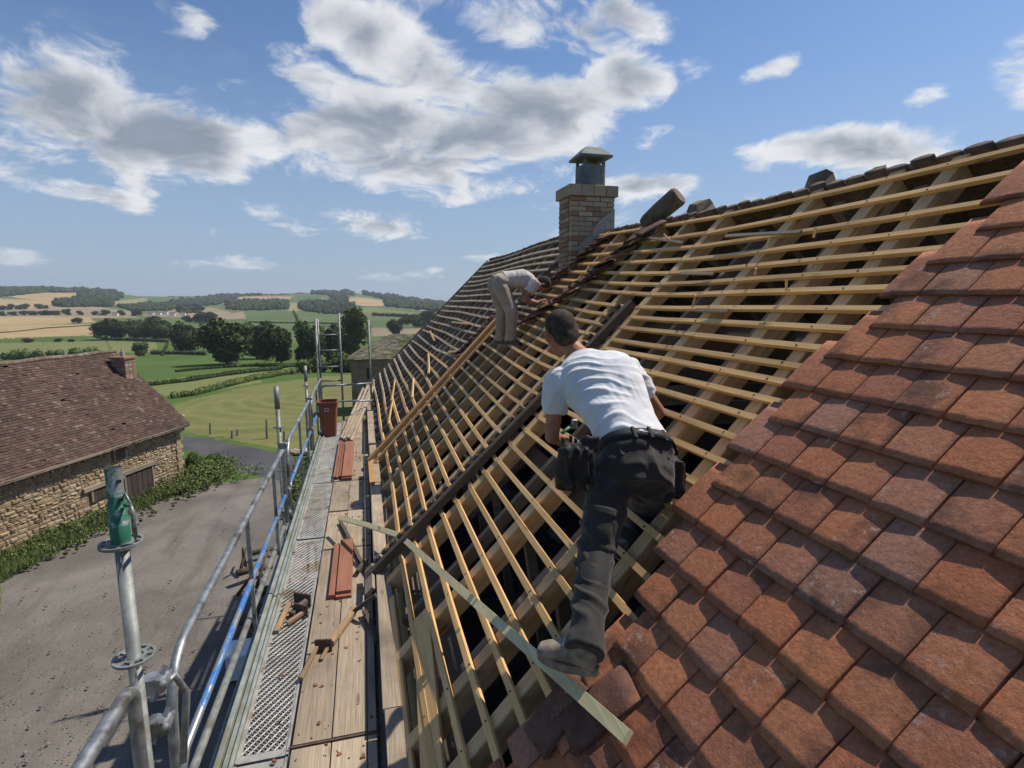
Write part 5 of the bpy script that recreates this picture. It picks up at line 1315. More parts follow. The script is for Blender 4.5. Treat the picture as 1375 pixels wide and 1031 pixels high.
# barn roof: two slopes of courses of small tiles, slightly sagging
def barn_slope(side):
    TB = MB(); n_c = 42; Ls = math.hypot(HALF + .35, RZ - EZ + .33); rr = random.Random(3 + side)
    dn = (n2 * side * (HALF + .35) + Vector((0, 0, -(RZ - EZ + .33)))).normalized(); nrm = u2.cross(dn); nrm = nrm if nrm.z > 0 else -nrm
    top = BP(0, -HALF, RZ)
    ex = Ls / n_c
    def pt(a, d, n):
        sag = -.10 * math.sin(min(1, max(0, a / LEN)) * PI * 1.3) * math.sin(d / Ls * PI * .8) + .03 * mnoise.noise(Vector((a * .5, d * .8, side)))
        return top + u2 * a + dn * d + nrm * (n + sag + .03)
    wv = .17
    for c in range(n_c):
        d0 = c * ex; d1 = d0 + ex * 1.0; a = -.30 + (c % 2) * wv / 2; lim = LEN + .3 if side > 0 else LEN
        while a < lim:
            l = wv * rr.uniform(.93, 1.05) if side > 0 else 1.0; lift = rr.uniform(.022, .034) + (.02 if rr.random() < .03 else 0)
            if rr.random() > .004:
                e = rr.uniform(-.008, .008)
                v = [pt(a, d0 - .04, .0), pt(a + l - .006, d0 - .04, .0), pt(a + l - .006, d1 + e, lift), pt(a, d1 + e, lift), pt(a + l - .006, d1 + e, lift - .018), pt(a, d1 + e, lift - .018)]
                TB.add(v, [(0, 1, 2, 3) if side < 0 else (3, 2, 1, 0), (3, 2, 4, 5)])
            a += l
    TB.build('roof_tiles', 'barn_tiles', barn, kind='stuff')
    v = [pt(-.28, .05, -.22), pt(LEN + .2, .05, -.22), pt(LEN + .2, Ls - .15, -.2), pt(-.28, Ls - .15, -.2)]; v2 = [q - nrm * .07 for q in v]
    MB().add(v + v2, [(0, 1, 2, 3), (7, 6, 5, 4), (0, 4, 5, 1), (1, 5, 6, 2), (2, 6, 7, 3), (3, 7, 4, 0)]).build('roof_deck', 'dark_wood', barn)
    return pt, Ls
pt_, Ls_ = barn_slope(1); barn_slope(-1)
a = -.3; k = 0
while a < 15.5:
    l = .42; MB().loft([(BP(a, -HALF, RZ + .015 + .02 * math.sin(k)), n2 * .12, Vector((0, 0, .10))), (BP(a + l - .015, -HALF, RZ + .015 + .02 * math.sin(k + 1)), n2 * .115, Vector((0, 0, .095)))], 10).build('ridge_tile', 'ridge_brown', barn); a += l; k += 1
# pale lichen crust and slipped pieces near the ridge on the left
LB = MB()
for i in range(420):
    a = random.uniform(5, 15) if i % 4 else random.uniform(0, 15); d = abs(random.gauss(0, .5)) + .1 if i % 4 else random.uniform(.1, 3.5); p = pt_(a, min(d, 4), .03); r_ = random.uniform(.02, .07) * (1 if i % 4 else .5)
    dn = (n2 * (HALF + .35) + Vector((0, 0, -(RZ - EZ + .33)))).normalized(); nr_ = u2.cross(dn); nr_ = nr_ if nr_.z > 0 else -nr_
    LB.box(p, (r_ * 1.6, r_ * .5, .02), Matrix((u2, dn, nr_)).transposed())
LB.build('lichen', 'cement', barn, kind='stuff')
# fascia + gutter
MB().beam(BP(-.25, .33, EZ - .42 + .10), BP(LEN, .33, EZ - .42 + .10), .03, .10).build('gutter_board', 'old_rafter', barn)
for k in range(26): MB().beam(BP(.1 + k * .62, -.05, EZ - .12), BP(.1 + k * .62, .30, EZ - .47), .07, .08).build('rafter_end', 'dark_wood', barn)
# barn chimney, straddling the gable end of the ridge
cb_ = BP(.24, -2.25, 0); v_ = ray(168, 479); zt_ = CZ + v_[2] * (cb_.y / v_[1]) - .12
q0 = ray(168, 478); 
ch = MB().box(cb_ + Vector((0, 0, (RZ - 1.7 + zt_) / 2 + .1)), (.56, .64, zt_ - RZ + 1.7), R3b).build('chimney', 'cement', barn)
zz = RZ - 1.5; r_ = 0
while zz < zt_ + .02:
    for side, (dx, dy, w_, ax) in enumerate(((0, .33, .60, 0), (-.29, 0, .66, 1), (0, -.33, .60, 0), (.29, 0, .66, 1))):
        n_ = 3; off = (r_ % 2) * .1
        for j in range(n_):
            c = -w_ / 2 + w_ / n_ * (j + .5); m_ = random.choice(('red_brick', 'red_brick', 'pale_brick'))
            p = cb_ + u2 * (dx + (c if ax == 0 else 0)) + n2 * (dy + (c if ax == 1 else 0)) + Vector((0, 0, zz + .045))
            b_ = MB().box(p, (w_ / n_ - .02, .03, .075) if ax == 0 else (.03, w_ / n_ - .02, .075), R3b).build('brick', m_, None, org=WL[barn.name]); b_.parent = ch; b_.location = (0, 0, 0)
    zz += .095; r_ += 1
for nm, cz_, sz in (('cap', zt_ + .10, (.74, .80, .08)),):
    b_ = MB().box(cb_ + Vector((0, 0, cz_)), sz, R3b).build(nm, 'red_brick', None, org=WL[barn.name]); b_.parent = ch; b_.location = (0, 0, 0)
b_ = MB().tube([cb_ + Vector((0, 0, zt_ + .1)), cb_ + Vector((0, 0, zt_ + .36))], .09, 10).tube([cb_ + Vector((.0, 0, zt_ + .36)), cb_ + Vector((0, 0, zt_ + .52))], [.05, .02], 8).build('chimney_pot', 'cement', None, org=WL[barn.name]); b_.parent = ch; b_.location = (0, 0, 0)

# ------------------------------------------------------------------ mossy roofed outbuilding beyond the scaffold
g = Vector((-1.15, 44.5, tz(-1.15, 44.5)))
ob = thing('outbuilding', 'small stone outbuilding with mossy tiled roof behind the end of the scaffold', 'outbuilding', tuple(g))
ez = PY(470, 481, 44.5).z; eR = PY(500, 488, 43.2); ridL = PY(499, 449, 47.5); ux_ = Vector((1, -.10, 0)).normalized(); vy = Vector((.10, 1, 0)).normalized()
c0 = Vector((PY(471, 480, 44.5).x, 44.5, 0)); Lx = 11.0; Ly = 6.6; rz_ = ridL.z
def OP(a, b, z): return c0 + ux_ * a + vy * b + Vector((0, 0, z))
mb = MB()
for (a, b, sx, sy) in ((Lx / 2, .2, Lx, .4), (Lx / 2, Ly - .2, Lx, .4), (.2, Ly / 2, .4, Ly), (Lx - .2, Ly / 2, .4, Ly)):
    mb.box(OP(a, b, (g.z - .5 + ez) / 2), (sx, sy, ez - g.z + .5), Matrix((ux_, vy, Vector((0, 0, 1)))).transposed())
mb.build('wall', 'far_stone', ob)
SB = MB(); z = g.z; rr = random.Random(9)
while z < ez - .1:
    h = rr.uniform(.15, .26); a = 0
    while a < Lx:
        l = rr.uniform(.2, .6); pr = rr.uniform(.01, .05); SB.box(OP(a + l / 2, -.0, z + h / 2), (l - .03, pr * 2, h - .03), Matrix((ux_, vy, Vector((0, 0, 1)))).transposed()); a += l
    b = 0
    while b < Ly:
        l = rr.uniform(.2, .6); pr = rr.uniform(.01, .05); SB.box(OP(-.0, b + l / 2, z + h / 2), (pr * 2, l - .03, h - .03), Matrix((ux_, vy, Vector((0, 0, 1)))).transposed()); b += l
    z += h
SB.build('stones', 'far_stone', ob, kind='stuff')
MB().box(OP(1.35, -.04, ez - 1.2), (.35, .06, .9), Matrix((ux_, vy, Vector((0, 0, 1)))).transposed()).build('window', 'interior_shade', ob)
MB().box(OP(1.35, -.07, ez - .68), (.6, .08, .14), Matrix((ux_, vy, Vector((0, 0, 1)))).transposed()).build('lintel', 'old_rafter', ob)
TB = MB(); rr = random.Random(2); hipx = 3.0
for face in range(3):
    if face == 0: e0, e1, t0_, t1_ = OP(-.35, -.35, ez - .1), OP(Lx + .3, -.35, ez - .1), OP(hipx, Ly / 2, rz_), OP(Lx + .3, Ly / 2, rz_)
    elif face == 1: e0, e1, t0_, t1_ = OP(Lx + .3, Ly + .35, ez - .1), OP(-.35, Ly + .35, ez - .1), OP(Lx + .3, Ly / 2, rz_), OP(hipx, Ly / 2, rz_)
    else: e0, e1, t0_, t1_ = OP(-.35, Ly + .35, ez - .1), OP(-.35, -.35, ez - .1), OP(hipx, Ly / 2, rz_), OP(hipx, Ly / 2, rz_)
    nr_ = (e1 - e0).cross((t0_ + t1_) / 2 - e0).normalized(); nr_ = nr_ if nr_.z > 0 else -nr_
    nc_ = 24
    MB().add([e0, e1, t1_, t0_] if face < 2 else [e0, e1, t0_], [(0, 1, 2, 3) if face < 2 else (0, 1, 2)]).build('roof_deck', 'mossy_tiles', ob)
    for c in range(nc_):
        f0 = c / nc_; f1 = (c + 1) / nc_; a0 = e0.lerp(t0_, f0); a1 = e1.lerp(t1_, f0); b0 = e0.lerp(t0_, f1); b1 = e1.lerp(t1_, f1); m_ = max(1, int((a1 - a0).length / .3))
        for j in range(m_):
            q0 = (j + .02) / m_; q1 = (j + .98) / m_; l_ = rr.uniform(.03, .075)
            v = [a0.lerp(a1, q0) + nr_ * l_, a0.lerp(a1, q1) + nr_ * l_, b0.lerp(b1, q1) + nr_ * .02, b0.lerp(b1, q0) + nr_ * .02, a0.lerp(a1, q0), a0.lerp(a1, q1)]
            TB.add(v, [(0, 1, 2, 3), (4, 5, 1, 0)])
TB.build('roof_tiles', 'mossy_tiles', ob, kind='stuff')

# ------------------------------------------------------------------ weeds at the barn foot, stones, posts
def weeds(pts, n_, hh, label, mt='weed_leaves', lsz=.045, spread=.5):
    P = []
    for i in range(n_):
        k = random.random() * (len(pts) - 1); a = int(k); p = PZ(*pts[a], .0).lerp(PZ(*pts[min(a + 1, len(pts) - 1)], .0), k - a)
        p = p + Vector((random.gauss(0, spread), random.gauss(0, spread), 0)); h = hh * random.uniform(.3, 1.0)
        P.append(leaf_cloud((p.x, p.y, h * .4), (h * .65, h * .65, h * .6), 70, .1, shell=.1))
    P = np.concatenate(P); P = P[P[:, 2] > 0]; QV, QF = quads(P, lsz); org = QV.mean(0); org[2] = 0
    o = bpy.data.objects.new('weeds', npmesh('weeds', QV - org, QF, mt)); C.objects.link(o); o.location = org; tag(o, label, 'weeds'); o['kind'] = 'stuff'
weeds([(25, 745), (60, 722), (100, 705), (140, 690)], 90, .38, 'weeds growing along the foot of the barn wall')
weeds([(248, 640), (262, 625), (275, 640), (300, 632), (255, 655)], 150, .7, 'tall tangled weeds round the corner of the barn', spread=.7)
weeds([(225, 664), (245, 655), (270, 648)], 70, .4, 'green weeds between the barn door and its corner', spread=.45)
weeds([(0, 765), (60, 735), (120, 712), (200, 684), (290, 640)], 160, .14, 'low leafy weeds along the yard edge', lsz=.04, spread=.5)
weeds([(405, 640), (412, 660), (400, 690), (420, 620)], 160, .3, 'grass tufts under the scaffold outer posts', lsz=.05, spread=.35)
def grass(poly, n_, hh, label):
    xs = [p[0] for p in poly]; ys = [p[1] for p in poly]; V = []
    while len(V) < n_ * 3:
        x = R(min(xs), max(xs)); y = R(min(ys), max(ys))
        if not inpoly(np.array([x]), np.array([y]), poly)[0]: continue
        g = PZ(x, y, 0); h = hh * R(.4, 1.2); a = R(0, 6.28); w_ = R(.008, .02); l = Vector((R(-.5, .5), R(-.5, .5), 1)) * h
        V += [g + Vector((math.cos(a) * w_, math.sin(a) * w_, 0)), g - Vector((math.cos(a) * w_, math.sin(a) * w_, 0)), g + l]
    o = bpy.data.objects.new('grass', npmesh('grass', V, np.arange(len(V)).reshape(-1, 3), 'weed_leaves')); C.objects.link(o); tag(o, label, 'grass'); o['kind'] = 'stuff'
grass([(0, 738), (100, 695), (245, 628), (262, 610), (300, 626), (315, 634), (262, 652), (180, 688), (110, 722), (0, 782), (-60, 800), (-60, 760)], 16000, .22, 'grass strip between the barn wall and the yard')
grass([(395, 615), (430, 615), (430, 700), (395, 700)], 2500, .2, 'rough grass beside the scaffold foot')
PB = MB()
for i in range(2200):
    g = PZ(R(-40, 420), R(640, 1040), .0); s_ = R(.006, .024) * (1 if i % 12 else 2.0)
    if g.x < -10.2 + (g.y - 18) * .3 or g.x > -.5: continue
    o_ = len(PB.v); PB.ball(g + Vector((0, 0, s_ * .2)), (s_, s_ * .7, s_ * .5), 6, 4, Matrix.Rotation(R(0, 3), 3, 'Z'))
PB.build('gravel', 'yard_stones', None, kind='stuff')
o = bpy.data.objects['gravel']; tag(o, 'loose stones scattered over the yard', 'gravel')
for i, (x, y, wpx, hpx) in enumerate(((262, 640, 26, 34), (285, 634, 30, 24), (215, 668, 18, 12), (45, 728, 34, 24), (100, 706, 26, 14))):
    bush(x, y, wpx, hpx, ['tall bush at the barn corner', 'round bush beside the yard mouth right of the barn corner', 'low bush in front of the barn door', 'leftmost low bush at the barn wall', 'low bush below the barn slatted opening'][i], 4, 'bushes at the foot of the barn')
for i, (x, y, h_) in enumerate(((359, 590, .85), (283, 584, .55), (319, 586, .3), (312, 589, .35), (382, 595, .5))):
    g = ground_at(x, y); o = MB().tube([g, g + Vector((.03, 0, h_ * 1.4))], [.09, .06], 8).build('fence_post', 'old_rafter'); tag(o, ['tallest pale weathered post at the lawn edge', 'short post at the lawn corner nearest the barn', 'stubby post leaning in the lawn verge', 'stubby post left of the leaning one', 'short post between the tallest post and the scaffold'][i], 'post', 'posts along the lawn edge')
for i in range(7):
    x = 392 + i * 7 + R(-2, 2); g = ground_at(x, 609 + R(-3, 3)); s_ = R(.25, .5)
    mb = MB(); mb.ball(g + Vector((0, 0, s_ * .25)), (s_, s_ * .7, s_ * .4), 8, 5)
    mb.v = [tuple(Vector(v) + Vector((R(-.04, .04), R(-.04, .04), R(-.04, .04)))) for v in mb.v]
    tag(mb.build('boulder', 'pale_brick'), ORD[i] + ' pale boulder from the left beside the road beyond the yard', 'boulder', 'boulders beside the road')
for i in range(5):
    g = ground_at(228 + i * 4, 573 - i * 3); s_ = .3; tag(MB().ball(g + Vector((0, 0, .1)), (s_, s_ * .8, s_ * .6), 8, 5).build('rubble_stone', 'pale_brick'), ORD[i] + ' pale stone from the left behind the barn roof corner', 'stone', 'stones behind the barn')

# ------------------------------------------------------------------ people
def skin_fn(t, b):
    o = obc(t); n = t.noise(o, 14, 5, .6); t.put(b.inputs['Base Color'], t.mix(t.smooth(n, .3, .7), (.25, .105, .062), (.40, .19, .125))); bump(t, b, t.noise(o, 160, 4, .7), .35, .002)
mat('skin', rough=.55, fn=skin_fn)
def cloth(c1, c2, scale=6, weave=300, dirt=None, rough=.9):
    def fn(t, b):
        o = obc(t); c = t.mix(t.smooth(t.noise(o, scale, 6, .65), .3, .7), c1, c2)
        if dirt: c = t.mix(t.smooth(t.noise(o, scale * 1.7, 7, .7, .5), .52, .7, 0, .8), c, dirt)
        t.put(b.inputs['Base Color'], c); bump(t, b, t.math('ADD', t.noise(o, weave, 2, .5), t.math('MULTIPLY', t.noise(t.mapping(o, (1, 1, 2.5)), 22, 3, .6), 2.0)), .25, .004)
        b.inputs['Sheen Weight'].default_value = .15
    return fn
mat('white_cotton', rough=.9, fn=cloth((.58, .59, .62), (.68, .69, .72)))
mat('dusty_cotton', rough=.95, fn=cloth((.44, .40, .37), (.56, .52, .49), 5, 200, (.34, .27, .22)))
mat('black_canvas', rough=.85, fn=cloth((.020, .018, .017), (.036, .033, .030), 5, 260, (.065, .056, .048)))
mat('knee_patch', rough=.75, fn=cloth((.008, .008, .009), (.014, .014, .015)))
mat('dusty_trousers', rough=.95, fn=cloth((.30, .23, .185), (.40, .32, .265), 5, 200, (.20, .15, .12)))
mat('black_leather', rough=.6, fn=simple_noise((.008, .008, .009), (.02, .019, .02), 20, .4))
mat('boot_leather', rough=.8, fn=simple_noise((.14, .115, .09), (.30, .25, .195), 18, .5, 6, .004))
mat('hair', rough=.95, fn=simple_noise((.022, .017, .014), (.075, .058, .046), 26, .5, 6, .002))
mat('sole_rubber', rough=.8, fn=simple_noise((.16, .13, .10), (.28, .24, .19), 30, .5))
mat('tool_green', (.05, .12, .07), .4)

def cap_chain(mb, pts, n=14):              # tapered limb with round ends
    for i in range(len(pts) - 1):
        (a, ra), (b, rb) = pts[i], pts[i + 1]; a = Vector(a); b = Vector(b); d = (b - a); L = d.length; d.normalize()
        P = []; Rr = []
        for k in range(4): th_ = PI / 2 * (k / 4); P.append(a - d * ra * math.cos(th_)); Rr.append(max(1e-4, ra * math.sin(th_)))
        P.append(a); Rr.append(ra); P.append(a.lerp(b, .5)); Rr.append((ra + rb) / 2); P.append(b); Rr.append(rb)
        for k in range(3, -1, -1): th_ = PI / 2 * (k / 4); P.append(b + d * rb * math.cos(th_)); Rr.append(max(1e-4, rb * math.sin(th_)))
        o = len(mb.v); u = d.orthogonal().normalized(); v = d.cross(u); vs = []; F = []
        for p, r_ in zip(P, Rr):
            for k in range(n): an = 2 * PI * k / n; vs.append(p + (u * math.cos(an) + v * math.sin(an)) * r_)
        for j in range(len(P) - 1):
            for k in range(n): F.append((j * n + k, j * n + (k + 1) % n, (j + 1) * n + (k + 1) % n, (j + 1) * n + k))
        F.append(tuple(range(n))[::-1]); F.append(tuple((len(P) - 1) * n + k for k in range(n))); mb.add(vs, F)
def solid(mb, name, m, parent, vox=.008, smooth=3, wr=None, cut=None):
    """fuse the rough volumes into one continuous surface"""
    org = WL[parent.name]; me = mb.mesh('tmp', False, org); o = bpy.data.objects.new('tmp', me); C.objects.link(o)
    rm = o.modifiers.new('r', 'REMESH'); rm.mode = 'VOXEL'; rm.voxel_size = vox; rm.use_smooth_shade = True
    sm_ = o.modifiers.new('s', 'SMOOTH'); sm_.iterations = smooth; sm_.factor = .5
    dg = bpy.context.evaluated_depsgraph_get(); new = bpy.data.meshes.new_from_object(o.evaluated_get(dg)); bpy.data.objects.remove(o)
    new.name = name
    if wr is not None:
        n_ = len(new.vertices); co = np.empty(n_ * 3, np.float32); new.vertices.foreach_get('co', co); co = co.reshape(-1, 3)
        no = np.empty(n_ * 3, np.float32); new.vertices.foreach_get('normal', no); no = no.reshape(-1, 3)
        dsp = wr(co + np.array(org)[None], no); co = co + no * dsp[:, None]; new.vertices.foreach_set('co', co.astype(np.float32).ravel()); new.update()
    new.materials.clear(); new.materials.append(MATS[m]); new.polygons.foreach_set('use_smooth', [True] * len(new.polygons))
    q = bpy.data.objects.new(name, new); C.objects.link(q); q.parent = parent; WL[q.name] = org; return q
def vec(*a): return Vector(a)
def hand(mb, wrist, fwd, palm, side, curl=.6, s=1.0):
    """wrist, direction of the fingers, direction the palm faces, towards-thumb direction"""
    f = fwd.normalized(); p = (palm - f * palm.dot(f)).normalized(); t = side.normalized(); t = (t - f * t.dot(f) - p * t.dot(p)).normalized()
    mb.loft([(wrist - f * .01, t * .028 * s, p * .019 * s), (wrist + f * .03 * s, t * .038 * s, p * .017 * s), (wrist + f * .075 * s, t * .042 * s, p * .014 * s), (wrist + f * .09 * s, t * .036 * s, p * .010 * s)], 14, .8)
    for k, (off, L) in enumerate(((.030, .072), (.010, .080), (-.011, .075), (-.031, .058))):
        b = wrist + f * .082 * s + t * off * s; pts = [(b - f * .02, .0095 * s)]; d = f.copy(); cu = curl * (1 + .12 * k)
        for j, fr in enumerate((.45, .32, .25)):
            ang = cu * (.55 + .35 * j); d = (d * math.cos(ang) + p * math.sin(ang)).normalized(); b = b + d * L * fr * s; pts.append((b, (.0088 - .0008 * j) * s))
        cap_chain(mb, pts, 10)
    b = wrist + f * .03 * s + t * .03 * s; d = (f * .6 + t * .7 + p * .35).normalized(); q = b + d * .038 * s; d2 = (f * .8 + p * .6 + t * .1).normalized(); cap_chain(mb, [(b, .013 * s), (q, .011 * s), (q + d2 * .03 * s, .009 * s)], 10)
def head(mb, c, up, fwd, s=1.0):
    up = up.normalized(); fwd = (fwd - up * fwd.dot(up)).normalized(); rt = fwd.cross(up)
    def P(x, y, z): return c + rt * x * s + fwd * y * s + up * z * s
    R3 = Matrix((rt, fwd, up)).transposed()
    mb.ball(P(0, -.012, .025), (.076 * s, .094 * s, .088 * s), 20, 14, R3)           # skull
    mb.ball(P(0, .030, -.045), (.058 * s, .060 * s, .070 * s), 16, 10, R3)          # face and jaw
    mb.ball(P(0, .055, -.092), (.030 * s, .026 * s, .022 * s), 10, 7, R3)           # chin
    mb.loft([(P(0, .086, .012), rt * .006 * s, up * .004 * s), (P(0, .108, -.022), rt * .013 * s, up * .012 * s), (P(0, .088, -.030), rt * .016 * s, up * .01 * s)], 8)
    for q in (-1, 1):
        mb.ball(P(q * .030, .079, .012), (.018 * s, .012 * s, .008 * s), 8, 6, R3)   # brow
        mb.ball(P(q * .034, .070, -.030), (.02 * s, .016 * s, .018 * s), 8, 6, R3)   # cheek
        mb.loft([(P(q * .072, .006, -.034), fwd * .010 * s, rt * .009 * s), (P(q * .086, -.002, -.024), fwd * .014 * s, rt * .009 * s), (P(q * .092, -.008, .0), fwd * .020 * s, rt * .008 * s), (P(q * .093, -.012, .020), fwd * .017 * s, rt * .007 * s), (P(q * .086, -.010, .032), fwd * .010 * s, rt * .006 * s)], 12)
    mb.ball(P(0, .086, -.058), (.022 * s, .008 * s, .005 * s), 8, 5, R3); mb.ball(P(0, .084, -.068), (.020 * s, .008 * s, .006 * s), 8, 5, R3)
    return P, R3
def face_bits(P, R3, par, s=1.0):
    mb = MB()
    for q in (-1, 1): mb.ball(P(q * .030, .079, -.004), (.012 * s, .006 * s, .006 * s), 8, 6, R3)
    mb.build('eyes', 'black_rubber', par, True)
def boot(par, ankle, fwd, upv, s=1.0):
    f = fwd.normalized(); u = (upv - f * upv.dot(f)).normalized(); r_ = f.cross(u)
    mb = MB(); a = ankle
    mb.loft([(a + u * .045 * s, f * .046 * s, r_ * .042 * s), (a + u * .02 * s, f * .054 * s, r_ * .045 * s), (a - u * .03 * s + f * .01 * s, f * .064 * s, r_ * .042 * s), (a - u * .065 * s + f * .012 * s, f * .066 * s, r_ * .040 * s)], 16, .9)
    mb.loft([(a - u * .06 * s - f * .045 * s, r_ * .036 * s, u * .030 * s), (a - u * .035 * s + f * .03 * s, r_ * .042 * s, u * .055 * s), (a - u * .045 * s + f * .09 * s, r_ * .046 * s, u * .042 * s), (a - u * .062 * s + f * .15 * s, r_ * .047 * s, u * .030 * s), (a - u * .068 * s + f * .185 * s, r_ * .032 * s, u * .020 * s)], 16, .9)
    b = solid(mb, 'boot', 'boot_leather', par, .006, 3)
    so_ = MB(); n_ = 20; pr = []
    for k in range(n_):
        an = 2 * PI * k / n_; x = math.cos(an) * .125 + .065; wd = .047 * (1 if x > .05 else .85); pr.append((x, math.sin(an) * wd))
    z0, z1 = -.108, -.074
    vs = [a + f * x * s + r_ * y * s + u * z0 * s for x, y in pr] + [a + f * x * s + r_ * y * s + u * z1 * s for x, y in pr]
    so_.add(vs, [tuple(range(n_))[::-1], tuple(range(n_, 2 * n_))] + [(k, (k + 1) % n_, n_ + (k + 1) % n_, n_ + k) for k in range(n_)])
    o = so_.build('sole', 'sole_rubber', None, org=WL[par.name]); o.parent = b; o.location = (0, 0, 0)
    lc = MB()
    for j in range(4): c = a + f * (.035 + .022 * j) * s + u * (.022 - .017 * j) * s; lc.tube([c - r_ * .030 * s + u * .004, c + u * .016 * s, c + r_ * .030 * s + u * .004], .0055, 6)
    o = lc.build('laces', 'dusty_cotton', None, org=WL[par.name]); o.parent = b; o.location = (0, 0, 0)
    return b
def fold(axis, org, k1, amp, seed=0):
    ax = np.array(axis, float); ax /= np.linalg.norm(ax); org = np.array(org, float)
    def f(co, no):
        rel = co - org; h = rel @ ax; out = np.empty(len(co))
        for i in range(len(co)):
            p = rel[i]; q = Vector((p[0] * 3.0 + seed, p[1] * 3.0, p[2] * 3.0)); w_ = mnoise.noise(q) * 1.6 + mnoise.noise(q * 2.3) * .5
            s_ = math.sin(h[i] * k1 + w_ * 6.5); m_ = .42 + 1.3 * mnoise.noise(Vector((p[0] * 4 + 9, p[1] * 4, p[2] * 5)))
            out[i] = amp * (s_ * .7 + abs(s_) ** 3 * .5) * max(0, min(1.2, m_)) + amp * .5 * mnoise.noise(q * 6)
        return out
    return f

# --- near worker
m1 = thing('person', 'man in white t-shirt and black work trousers bending over the battens, seen from behind', 'person', tuple(RP(2.12, 1.08, .02)))
aL = vec(.885, 2.16, CZ - 1.64 + .115); aL = roof_hit(786, 866, .185)
kL = PY(799, 748, 2.24); hL = PY(822, 636, 2.40); hR = PY(874, 640, 2.40); kR = PY(866, 705, 2.80); aR = PY(836, 728, 2.53)
pel = (hL + hR) / 2 + vec(0, 0, .05); wst = PY(849, 590, 2.46); chs = PY(812, 525, 2.68); shc = PY(795, 492, 2.83); nck = PY(774, 474, 2.92); hdc = PY(753, 447, 3.00)
sL = PY(748, 517, 2.86); sR = PY(846, 503, 2.78); eL = PY(741, 586, 2.86); wL = PY(751, 588, 3.09); eR = PY(884, 553, 2.84); wR = PY(852, 585, 3.10)
lat = (hR - hL).normalized(); lat2 = (sR - sL).normalized()
spine = (shc - pel).normalized(); bk = lat.cross(spine).normalized()
fwd1 = vec(-.22, 1, -.0)
if bk.dot(fwd1) > 0: bk = -bk
def tor(grow=0.0):
    mb = MB(); g = grow
    l1 = lat; l2 = lat2
    mb.loft([(pel - spine * .09, l1 * (.155 + g), bk * (.115 + g)), (pel, l1 * (.180 + g), bk * (.132 + g)), (wst, l1 * (.165 + g), bk * (.118 + g)), (wst.lerp(chs, .5), l1 * (.160 + g), bk * (.115 + g)), (chs, l2 * (.182 + g), bk * (.125 + g)), (chs.lerp(shc, .55) + bk * .012, l2 * (.195 + g), bk * (.122 + g)), (shc + bk * .01, l2 * (.185 + g), bk * (.10 + g)), (shc.lerp(nck, .55), l2 * (.11 + g), bk * (.07 + g))], 28, .88)
    return mb
up1 = (hdc - nck).normalized() * .5 + vec(0, 0, 1) * .6; hf = vec(-.02, 1, -.75)
bd_ = MB(); bd_ = tor(-.012)
cap_chain(bd_, [(shc, .062), (nck, .058), (hdc - vec(0, 0, .02), .055)])
P1, R31 = head(bd_, hdc, up1, hf, 1.10)
for (s_, e_, w_) in ((sL, eL, wL), (sR, eR, wR)):
    cap_chain(bd_, [(s_, .055), (s_.lerp(e_, .5), .047), (e_, .040), (e_.lerp(w_, .35), .042), (w_, .027)])
cap_chain(bd_, [(hL, .08), (kL, .05), (aL, .038)]); cap_chain(bd_, [(hR, .08), (kR, .05), (aR, .038)])
hand(bd_, wL, vec(.35, .9, -.15), vec(.1, .1, -1), vec(.9, -.2, 0), .75, 1.05); hand(bd_, wR, vec(-.5, .8, -.3), vec(.0, .1, -1), vec(-.9, -.3, 0), .7, 1.05)
body1 = solid(bd_, 'body', 'skin', m1, .0055, 2)
face_bits(P1, R31, m1)
# hair: close cropped shell
hm = MB(); hm.ball(P1(0, -.020, .034), (.0850, .106, .097), 26, 18, R31); hm.ball(P1(0, -.050, -.022), (.078, .064, .068), 20, 12, R31)
solid(hm, 'hair', 'hair', m1, .006, 2, lambda co, no: np.array([.0012 * mnoise.noise(Vector(p) * 120) for p in co]))
# shirt
sh = MB(); g = .010
sh.loft([(wst - spine * .048 + bk * .004, lat * .192, bk * .149), (wst - spine * .03, lat * .184, bk * .138), (wst.lerp(chs, .4), lat * .182, bk * .135), (chs, lat2 * .196, bk * .138), (chs.lerp(shc, .55) + bk * .012, lat2 * .206, bk * .134), (shc + bk * .008, lat2 * .194, bk * .110), (shc.lerp(nck, .5), lat2 * .120, bk * .080), (shc.lerp(nck, .78), lat2 * .074, bk * .070)], 32, .88)
for (s_, e_) in ((sL, eL), (sR, eR)):
    d = (e_ - s_); ax = d.cross(bk).normalized(); ay = d.cross(ax).normalized()
    sh.loft([(s_ - d * .12, ax * .070, ay * .075), (s_ + d * .05, ax * .080, ay * .082), (s_ + d * .35, ax * .075, ay * .076), (s_ + d * .52, ax * .068, ay * .068), (s_ + d * .535, ax * .060, ay * .06)], 18); sh.ball(s_.lerp(shc, .12) + bk * .015, (.085, .085, .082), 14, 10)
solid(sh, 'shirt', 'white_cotton', m1, .0065, 3, fold((spine + lat * .25), pel, 88, .0085, 3))
